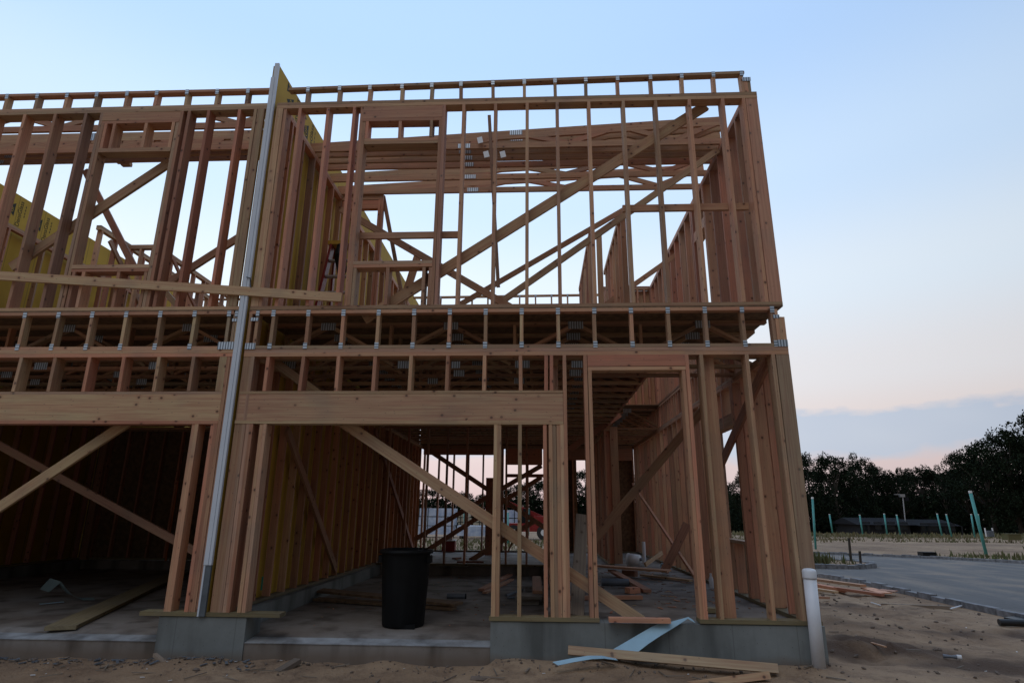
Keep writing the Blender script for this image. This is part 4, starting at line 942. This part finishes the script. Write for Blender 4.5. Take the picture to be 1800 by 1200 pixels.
# ---- red step ladder upstairs
lp = Vector((.10, 1.75, D2))
ld = thing('step_ladder', 'red step ladder with a yellow top standing upstairs by the firewall', 'ladder', lp)
TOP = lp + Vector((0, 0, 1.62))
for sx_ in (-1, 1):
    sub('side_rail', 'red', ld, lambda m: m.beam(lp + Vector((sx_ * .26, -.28, 0)), TOP + Vector((sx_ * .14, -.05, -.04)), .12, .035, (1, 0, 0)))
    sub('rear_rail', 'red', ld, lambda m: m.beam(lp + Vector((sx_ * .25, .42, 0)), TOP + Vector((sx_ * .13, .06, -.04)), .06, .028, (1, 0, 0)))
    sub('spreader', 'alu', ld, lambda m: m.beam(lp + Vector((sx_ * .20, -.15, .85)), lp + Vector((sx_ * .19, .20, .85)), .025, .006, (1, 0, 0)))
for i in range(1, 6):
    t = i / 6; wd = .26 - .12 * t
    sub('step', 'alu', ld, lambda m: m.box(lp.x - wd + .018, lp.x + wd - .018, lp.y - .28 + .23 * t - .035, lp.y - .28 + .23 * t + .045, lp.z + 1.58 * t - .01, lp.z + 1.58 * t + .015))
sub('top_cap', 'yellowp', ld, lambda m: m.box(TOP.x - .19, TOP.x + .19, TOP.y - .11, TOP.y + .13, TOP.z - .04, TOP.z + .02))
sub('tool_bag', 'black', ld, lambda m: m.tube([TOP + Vector((.02, -.15, -.08)), TOP + Vector((.03, -.17, -.25)), TOP + Vector((.08, -.16, -.48)), TOP + Vector((.06, -.15, -.62))], [.05, .08, .075, .03], 10))
mb = MB(); q = U(219, 286, 'y', 1.36); mb.box(q.x - .12, q.x + .10, q.y - .03, q.y + .03, q.z - .01, q.z + .05); mb.box(q.x - .03, q.x + .11, q.y - .034, q.y + .03, q.z - .062, q.z - .012); mb.build('blocking', 'wood', left)

# ------------------------------------------------------------------ rubble and stones along the foundation
def rubble(m):
    r = random.Random(8)
    def stone(x, y, s):
        z = gz(x, y) + bumpz(x, y); p = Vector((x, y, z + s * .3)); a = Vector((r.uniform(-1, 1), r.uniform(-1, 1), r.uniform(-.4, .4))).normalized() * s
        m.tube([p - a, p - a * .4, p + a * .5, p + a], [s * .2, s * r.uniform(.5, .8), s * r.uniform(.4, .7), s * .2], 5)
    for _ in range(420):
        x = r.uniform(-3.3, 5.9); y = -abs(r.gauss(0, .22)) - .02; stone(x, y, r.choice((.005, .006, .008, .011, .018)))
    for _ in range(150): stone(r.uniform(-3.3, .0), -abs(r.gauss(0, .10)) - .02, r.choice((.006, .008, .012, .02)))
    for _ in range(420): stone(r.uniform(5.8, 10), r.uniform(-.6, 9), r.choice((.006, .008, .01, .012, .016, .022, .03)))
tag(sub('rubble', 'stone', None, rubble), kind='stuff')
def darkbits(m):
    r = random.Random(5)
    for _ in range(160):
        x = r.choice((r.uniform(-3.2, -2.2), r.uniform(-3.2, .4))); y = -abs(r.gauss(0, .15)) - .03; s = r.uniform(.012, .045); a = r.uniform(0, 3.1); d = Vector((math.cos(a), math.sin(a), r.uniform(-.2, .2))) * s
        z = gz(x, y) + bumpz(x, y) + .012
        m.beam(Vector((x, y, z)) - d, Vector((x, y, z)) + d, s * .6, .006, (r.uniform(-.4, .4), 0, 1))
def litter(m):
    r = random.Random(14)
    for _ in range(26):
        x = r.uniform(-3, 9.5); y = r.uniform(-.75, -.05) if x < 5.7 else r.uniform(-.5, 6); s = r.uniform(.006, .02); a = r.uniform(0, 3.1); d = Vector((math.cos(a), math.sin(a), r.uniform(-.3, .3))) * s; z = gz(x, y) + bumpz(x, y) + .012
        m.beam(Vector((x, y, z)) - d, Vector((x, y, z)) + d, s * .7, .004, (r.uniform(-.5, .5), 0, 1))
tag(sub('litter', 'white', None, litter), kind='stuff')
def splinters(m):
    r = random.Random(15)
    for _ in range(60):
        x = r.uniform(-3, 9.5); y = r.uniform(-.75, -.05) if x < 5.7 else r.uniform(-.5, 7); s = r.uniform(.02, .12); a = r.uniform(0, 3.1); d = Vector((math.cos(a), math.sin(a), r.uniform(-.1, .1))) * s; z = gz(x, y) + bumpz(x, y) + .012
        m.beam(Vector((x, y, z)) - d, Vector((x, y, z)) + d, r.uniform(.006, .018), .006, (0, 0, 1), val=r.uniform(.5, 1.0))
tag(sub('wood_splinters', 'grey_wood', None, splinters), kind='stuff')
tag(sub('slate_debris', 'steel', None, darkbits), kind='stuff')

# ------------------------------------------------------------------ the field beyond: pipes, pole, house, yard
TP = 'teal riser pipes standing in the field'
def riser(top, base, y, r, lab):
    a, b = U(*base, 'y', y), U(*top, 'y', y)
    o = thing('riser_pipe', lab, 'pipe', a, TP)
    r *= .8; sub('pipe', 'teal', o, lambda m: m.tube([a - (b - a) * .1, a + (b - a) * .965], r, 12), True)
    sub('cap', 'white', o, lambda m: m.tube([a + (b - a) * .962, b], r * 1.12, 12))
riser((1705, 862), (1734, 975), 20.8, .075, 'largest teal pipe leaning left by the roadside weeds')
riser((1428, 873), (1434, 966), 24.5, .062, 'tall teal pipe right beside the corner of the house frame')
for i, (t, b) in enumerate((((1458, 903), (1463, 933)), ((1511, 904), (1516, 935)), ((1554, 902), (1559, 935)), ((1576, 904), (1582, 936)), ((1647, 902), (1655, 937)), ((1663, 903), (1672, 939)), ((1707, 903), (1713, 940)), ((1719, 903), (1725, 941)))):
    riser(t, b, 39.0, .062, ('first', 'second', 'third', 'fourth', 'fifth', 'sixth', 'seventh', 'eighth')[i] + ' from the left of the short teal pipes in the dry grass')
for i, (t, b) in enumerate((((816, 893), (817, 948)), ((893, 898), (893, 950)), ((929, 892), (929, 936)))):
    riser(t, b, 26.0, .05, 'teal pipe seen through the rear studs, ' + ('before the pale lumber packs', 'right of the double front stud', 'before the red lift')[i])
a = U(1593, 931, 'y', 95); b = U(1587, 872, 'y', 95)
lp_ = thing('lamp_post', 'slim pale lamp post standing before the dark trees', 'lamp post', a)
sub('post', 'alu', lp_, lambda m: m.tube([a, b], .09, 8)); sub('lamp_head', 'alu', lp_, lambda m: (m.box(b.x - .5, b.x + .25, b.y - .2, b.y + .2, b.z - .1, b.z + .35), m.box(b.x - 1.3, b.x - .505, b.y - .08, b.y + .08, b.z + .25, b.z + .36)))
sub('sign', 'farroof', lp_, lambda m: m.box(b.x + .1, b.x + .7, b.y - .3, b.y - .22, b.z - .7, b.z - .15))
def house(x0, x1, y, zb, h, roofh, lab):
    o = thing('far_house', lab, 'house', ((x0 + x1) / 2, y, zb))
    sub('wall', 'farwall', o, lambda m: m.box(x0, x1, y, y + 8, zb - .5, zb + h))
    def rf(m):
        e = .6; m.prism([(x0 - e, y - e, zb + h), (x0 - e, y + 8 + e, zb + h), (x0 - e, y + 4, zb + h + roofh)], (x1 - x0 + 2 * e, 0, 0))
    sub('roof', 'farroof', o, rf)
    n = 4
    for i in range(n):
        xx = x0 + (x1 - x0) * (i + .5) / n
        f = sub('window', 'farwall', o, lambda m: m.box(xx - .65, xx + .65, y - .06, y - .005, zb + 1.0, zb + 2.2)); sub('pane', 'glass', f, lambda m: m.box(xx - .55, xx + .55, y - .08, y - .062, zb + 1.1, zb + 2.1))
    xx = x0 + (x1 - x0) * .62
    sub('door', 'farroof', o, lambda m: m.box(xx - .5, xx + .5, y - .07, y - .005, zb + .1, zb + 2.2))
    for k in range(3): sub('porch_post', 'farwall', o, lambda m: m.box(x0 + 1 + k * 2.4, x0 + 1.15 + k * 2.4, y - .5, y - .35, zb - .3, zb + h))
pA, pB = U(1512, 930, 'y', 92), U(1552, 930, 'y', 92)
house(pA.x, pA.x + 7.5, 92, gz(pA.x, 92) - .35, 1.8, 1.0, 'low dark house with a porch under the far trees, left of the lamp post')
pA = U(1622, 930, 'y', 92)
house(pA.x, pA.x + 5.2, 92.5, gz(pA.x, 92) - .45, 1.8, .9, 'low dark house half hidden under the trees, right of the lamp post')
ub = U(1740, 940, 'y', 37)
ut = thing('utility_box', 'small pale utility box standing in the dry grass at right', 'utility box', ub)
sub('cabinet', 'steel', ut, lambda m: m.box(ub.x - .18, ub.x + .18, ub.y - .15, ub.y + .15, ub.z - .1, ub.z + .28)); 
for s in (-1, 1): sub('marker_post', 'white', ut, lambda m: m.box(ub.x + s * .24 - .03, ub.x + s * .24 + .03, ub.y - .03, ub.y + .03, ub.z - .1, ub.z + .46))
ub2 = U(1778, 943, 'y', 36)
one('transformer_pad', 'weed', lambda m: (m.box(ub2.x - .4, ub2.x + .4, ub2.y - .3, ub2.y + .3, ub2.z - .2, ub2.z + .16), m.box(ub2.x - .43, ub2.x + .43, ub2.y - .33, ub2.y + .33, ub2.z + .161, ub2.z + .2)), 'low dark green box in the grass at the right edge', 'utility box')
LP_ = 'wrapped lumber packs in the yard'
def pack(u0, u1, v0, v1, y, m_, lab, d=1.6, bands=3):
    a, b = U(u0, v1, 'y', y), U(u1, v0, 'y', y); zb = gz(a.x, y)
    o = thing('lumber_pack', lab, 'lumber pack', ((a.x + b.x) / 2, y, zb), LP_)
    n = bands; H = (b.z - a.z) / n
    for i in range(n): sub('bundle', m_, o, lambda m: m.box(a.x + RND.uniform(-.06, .06), b.x + RND.uniform(-.06, .06), y, y + d, a.z + H * i + .06, a.z + H * (i + 1)))
    for i in range(2): sub('strap', 'black', o, lambda m: m.box(a.x + (b.x - a.x) * (.25 + .5 * i), a.x + (b.x - a.x) * (.25 + .5 * i) + .05, y - .075, y - .065, a.z + .06, b.z))
    for i in range(2): sub('bearer', 'bark', o, lambda m: m.box(a.x + .2 + i * (b.x - a.x - .5), a.x + .35 + i * (b.x - a.x - .5), y, y + d, a.z - .25, a.z + .058))
pack(735, 798, 893, 940, 36, 'wrap', 'blue and white wrapped lumber pack at the left of the yard')
pack(804, 824, 902, 926, 38, 'tan', 'pale unwrapped lumber pack behind the first teal pipe')
pack(802, 862, 924, 943, 34, 'wrap', 'low white wrapped pack in front of the pale packs', 1.2, 1)
pack(832, 872, 903, 926, 37, 'tan', 'pale lumber pack left of the double front stud')
pack(878, 912, 896, 942, 36, 'wrap', 'white wrapped lumber pack beside the red lift')
pack(1056, 1078, 925, 945, 34, 'tan', 'pale lumber pack seen through the hall behind the stair partition')
# red telescopic lift
c0 = U(928, 945, 'y', 33); zb = gz(c0.x, 33)
th_ = thing('telescopic_lift', 'red telescopic lift parked behind the house by the lumber packs', 'lift', (c0.x, 33.5, zb))
sub('chassis', 'red', th_, lambda m: (m.box(c0.x - 1.2, c0.x + 1.5, 33, 34.8, zb + .5, zb + 1.0),))
sub('engine_cover', 'red', th_, lambda m: m.prism([(c0.x + .2, 33.1, zb + 1.002), (c0.x + 1.5, 33.1, zb + 1.002), (c0.x + 1.45, 33.1, zb + 1.4), (c0.x + .4, 33.1, zb + 1.45)], (0, .7, 0)))
sub('cab', 'black', th_, lambda m: m.prism([(c0.x - .5, 33.1, zb + 1.002), (c0.x + .15, 33.1, zb + 1.002), (c0.x + .15, 33.1, zb + 1.9), (c0.x - .3, 33.1, zb + 1.9)], (0, .7, 0)))
sub('boom', 'red', th_, lambda m: m.beam((c0.x + 1.5, 34.2, zb + 1.05), (c0.x - 1.3, 34.2, zb + 2.2), .35, .3))
for wx in (-.9, 1.0):
    for wy in (32.9, 34.5):
        wh = sub('wheel', 'rubber', th_, lambda m: m.tube([(c0.x + wx, wy, zb + .45), (c0.x + wx, wy + .35, zb + .45)], .45, 20)); sub('rim', 'white', wh, lambda m: m.tube([(c0.x + wx, wy - .012, zb + .45), (c0.x + wx, wy - .002, zb + .45)], .2, 14))

# ------------------------------------------------------------------ weeds and grass
def blades(m, xs, ys, n, hmin, hmax, seed, zf=None, wid=.012, tall=0):
    r = random.Random(seed)
    for _ in range(n):
        x, y = r.uniform(*xs), r.uniform(*ys); z = (zf or (lambda a_, b2: gz(a_, b2) + bumpz(a_, b2)))(x, y); h = r.uniform(hmin, hmax) * (r.choice((1, 1, 1.7)) if tall else 1); a = r.uniform(0, 6.3)
        d = Vector((math.cos(a), math.sin(a), 0)) * wid * h * 2.2; t = Vector((r.uniform(-.4, .4), r.uniform(-.4, .4), 1)) * h; p = Vector((x, y, z - .02))
        b = len(m.v); m.v += [p - d, p + d, p + t * .6 + d * .6, p + t, p + t * .6 - d * .6]; m.f.append((b, b + 1, b + 2, b + 3, b + 4)); m.uv += [(0, 0)] * 5; m.t += [(.5, 1, .5, 1)] * 5
def w_is(m):
    zf = lambda x, y: gz(x, y) + .10
    blades(m, (9.5, 12.4), (12.5, 14.6), 520, .05, .20, 1, zf, .05, 1); blades(m, (10.4, 11.5), (12.4, 13.2), 170, .2, .42, 2, zf, .045)
tag(sub('weeds', 'weed', None, w_is), kind='stuff')
tag(sub('roadside_weeds', 'weed', None, lambda m: (blades(m, (18.8, 24), (14.5, 20), 1100, .06, .18, 3, None, .07, 1), blades(m, (20, 21), (15.5, 16.5), 80, .4, .6, 5, None, .1))), kind='stuff')
def field(m):
    r = random.Random(9)
    for k in range(26):
        x = r.uniform(8, 60); y = r.uniform(34, 60); blades(m, (x - 4, x + 4), (y - 1.2, y + 1.2), 240, .05, .18, 20 + k, None, .10, 1)
    blades(m, (5, 90), (50, 80), 5000, .10, .30, 71, None, .14, 1); blades(m, (5, 60), (36, 50), 2600, .04, .14, 72, None, .12, 1)
tag(sub('dry_grass', 'drygrass', None, field), kind='stuff')
tag(sub('yard_grass', 'weed', None, lambda m: (blades(m, (-14, 12), (15, 31), 9000, .05, .15, 81, None, .09, 1),)), kind='stuff')
ST = 'stakes in the planting bed'
for (t, b), lab in ((((1492, 945), (1496, 986)), 'tall thin wooden stake standing in the kerbed bed'), (((1511, 968), (1513, 990)), 'short wooden stake at the right end of the kerbed bed')):
    one('stake', 'bark', lambda m: m.beam(U(*b, 'y', 12.9), U(*t, 'y', 12.9), .06, .04), lab, 'stake', ST)

# ------------------------------------------------------------------ trees
def crown_mesh(seed, n, leaf, low):
    r = random.Random(seed); v, f = [], []
    cl = []
    for i in range(n):
        t = r.random(); h = low + (1 - low) * t; prof = math.sin(min(1, (t * .86 + .14)) * math.pi) ** .6
        a = r.uniform(0, 6.28); d = .36 * prof * r.uniform(.2, 1) ** .6
        cl.append((Vector((d * math.cos(a), d * math.sin(a), h * .95)), r.uniform(.055, .13) * (1.1 - .35 * t)))
    for c, rad in cl:
        for _ in range(int(185 * (rad / .1) ** 1.6) + 24):
            q = Vector((r.gauss(0, 1), r.gauss(0, 1), r.gauss(0, .8))); q = q.normalized() * rad * r.uniform(.35, 1.0) ** .5
            p = c + q; nrm = Vector((r.gauss(0, 1), r.gauss(0, 1), r.gauss(.4, 1))).normalized(); u = nrm.orthogonal().normalized(); u.rotate(Matrix.Rotation(r.uniform(0, 6.28), 3, nrm)); w2 = nrm.cross(u); s = leaf * r.uniform(.6, 1.3)
            b = len(v); v += [p - u * s, p - w2 * s * .6, p + u * s, p + w2 * s * .6]; f.append((b, b + 1, b + 2, b + 3))
    me = bpy.data.meshes.new('crown'); me.from_pydata(v, [], f); me.materials.append(M['leaf']); me.update(); return me, cl
def trunk_mesh(seed, cl):
    r = random.Random(seed); m = MB()
    pts = [Vector((0, 0, -.03)), Vector((.005, .0, .12)), Vector((-.008, .006, .3)), Vector((.006, 0, .55)), Vector((0, 0, .8))]
    m.tube(pts, [.030, .022, .018, .012, .004], 8)
    for c, rad in r.sample(cl, 14):
        z0 = max(.12, c.z * .55); m.tube([Vector((0, 0, z0)), c * .55 + Vector((0, 0, z0 * .5)), c], [.010, .006, .002], 5)
    me = bpy.data.meshes.new('trunk'); me.from_pydata(m.v, [], m.f); me.materials.append(M['bark']); me.update(); return me
protos = []
for sd_, n, low in ((1, 46, .24), (2, 54, .20), (3, 40, .30), (4, 60, .12)):
    cm, cl = crown_mesh(sd_, n, .0120, low); protos.append((cm, trunk_mesh(sd_, cl)))
def tree(x, y, h, wdt, k, lab, grp):
    o = thing('tree', lab, 'tree', (x, y, gz(x, y) - .1), grp); o.scale = (h * wdt, h * wdt, h); o.rotation_euler = (0, 0, RND.uniform(0, 6.28))
    for nm, me in (('crown', protos[k][0]), ('trunk', protos[k][1])):
        c = bpy.data.objects.new(nm, me); C.objects.link(c); c.parent = o
ORD = 'first second third fourth fifth sixth seventh eighth ninth tenth eleventh twelfth thirteenth fourteenth fifteenth sixteenth'.split()
row = [(1300, 826, 100), (1352, 805, 104), (1415, 796, 106), (1458, 798, 102), (1497, 797, 104), (1532, 818, 108), (1572, 822, 106), (1612, 819, 110), (1648, 818, 108), (1684, 794, 98), (1718, 774, 94), (1757, 754, 92), (1795, 732, 90), (1840, 715, 90)]
for i, (u, v, y) in enumerate(row):
    p = U(u, v, 'y', y); tree(p.x, y, (p.z - gz(p.x, y)) * 1.03, RND.uniform(.72, .95), i % 4, 'tall dark tree across the field, %s from the left in the front row' % ORD[i], 'front row of trees across the field')
for i, (u, v) in enumerate(((1270, 845), (1330, 838), (1390, 815), (1438, 822), (1478, 820), (1520, 828), (1555, 830), (1590, 828), (1630, 828), (1668, 822), (1702, 805), (1738, 795), (1778, 780), (1815, 760))):
    p = U(u, v, 'y', 118); tree(p.x, 118, (p.z - gz(p.x, 118)), 1.15, 3, 'darker tree filling the gap behind the front row, %s from the left' % ORD[i], 'back row of trees across the field')
bk_ = [(690, 862), (725, 858), (752, 856), (786, 862), (818, 862), (850, 866), (884, 856), (915, 848), (938, 842), (962, 842), (995, 836), (1028, 824), (1062, 828), (1100, 826), (1145, 830), (1200, 835)]
for i, (u, v) in enumerate(bk_):
    p = U(u, v, 'y', 150); tree(p.x, 150, (p.z - gz(p.x, 150)), RND.uniform(1.05, 1.3), (3, 1)[i % 2], 'dark distant tree seen through the house, %s from the left behind the yard' % ORD[i], 'distant trees behind the yard')
def brush(m):
    r = random.Random(31)
    for _ in range(30000):
        x = r.uniform(26, 125); y = 121 - abs(r.gauss(0, 6)) - max(0, (x - 70)) * .2; z = gz(x, y) + r.uniform(0, 1) ** 1.4 * 7.0; s = r.uniform(.2, .5); n_ = Vector((r.gauss(0, 1), r.gauss(0, 1), r.gauss(.3, 1))).normalized(); u = n_.orthogonal().normalized() * s; w2 = n_.cross(u) * .7
        p = Vector((x, y, z)); b = len(m.v); m.v += [p - u, p - w2, p + u, p + w2]; m.f.append((b, b + 1, b + 2, b + 3)); m.uv += [(0, 0)] * 4; m.t += [(.5, 1, .5, 1)] * 4
    for _ in range(16000):
        x = r.uniform(-60, 62); y = 156 - abs(r.gauss(0, 5)); z = gz(x, y) + r.uniform(0, 1) ** 1.4 * 7; s = r.uniform(.3, .6); n_ = Vector((r.gauss(0, 1), r.gauss(0, 1), r.gauss(.3, 1))).normalized(); u = n_.orthogonal().normalized() * s; w2 = n_.cross(u) * .7
        p = Vector((x, y, z)); b = len(m.v); m.v += [p - u, p - w2, p + u, p + w2]; m.f.append((b, b + 1, b + 2, b + 3)); m.uv += [(0, 0)] * 4; m.t += [(.5, 1, .5, 1)] * 4
tag(sub('undergrowth', 'leaf', None, brush), kind='stuff')
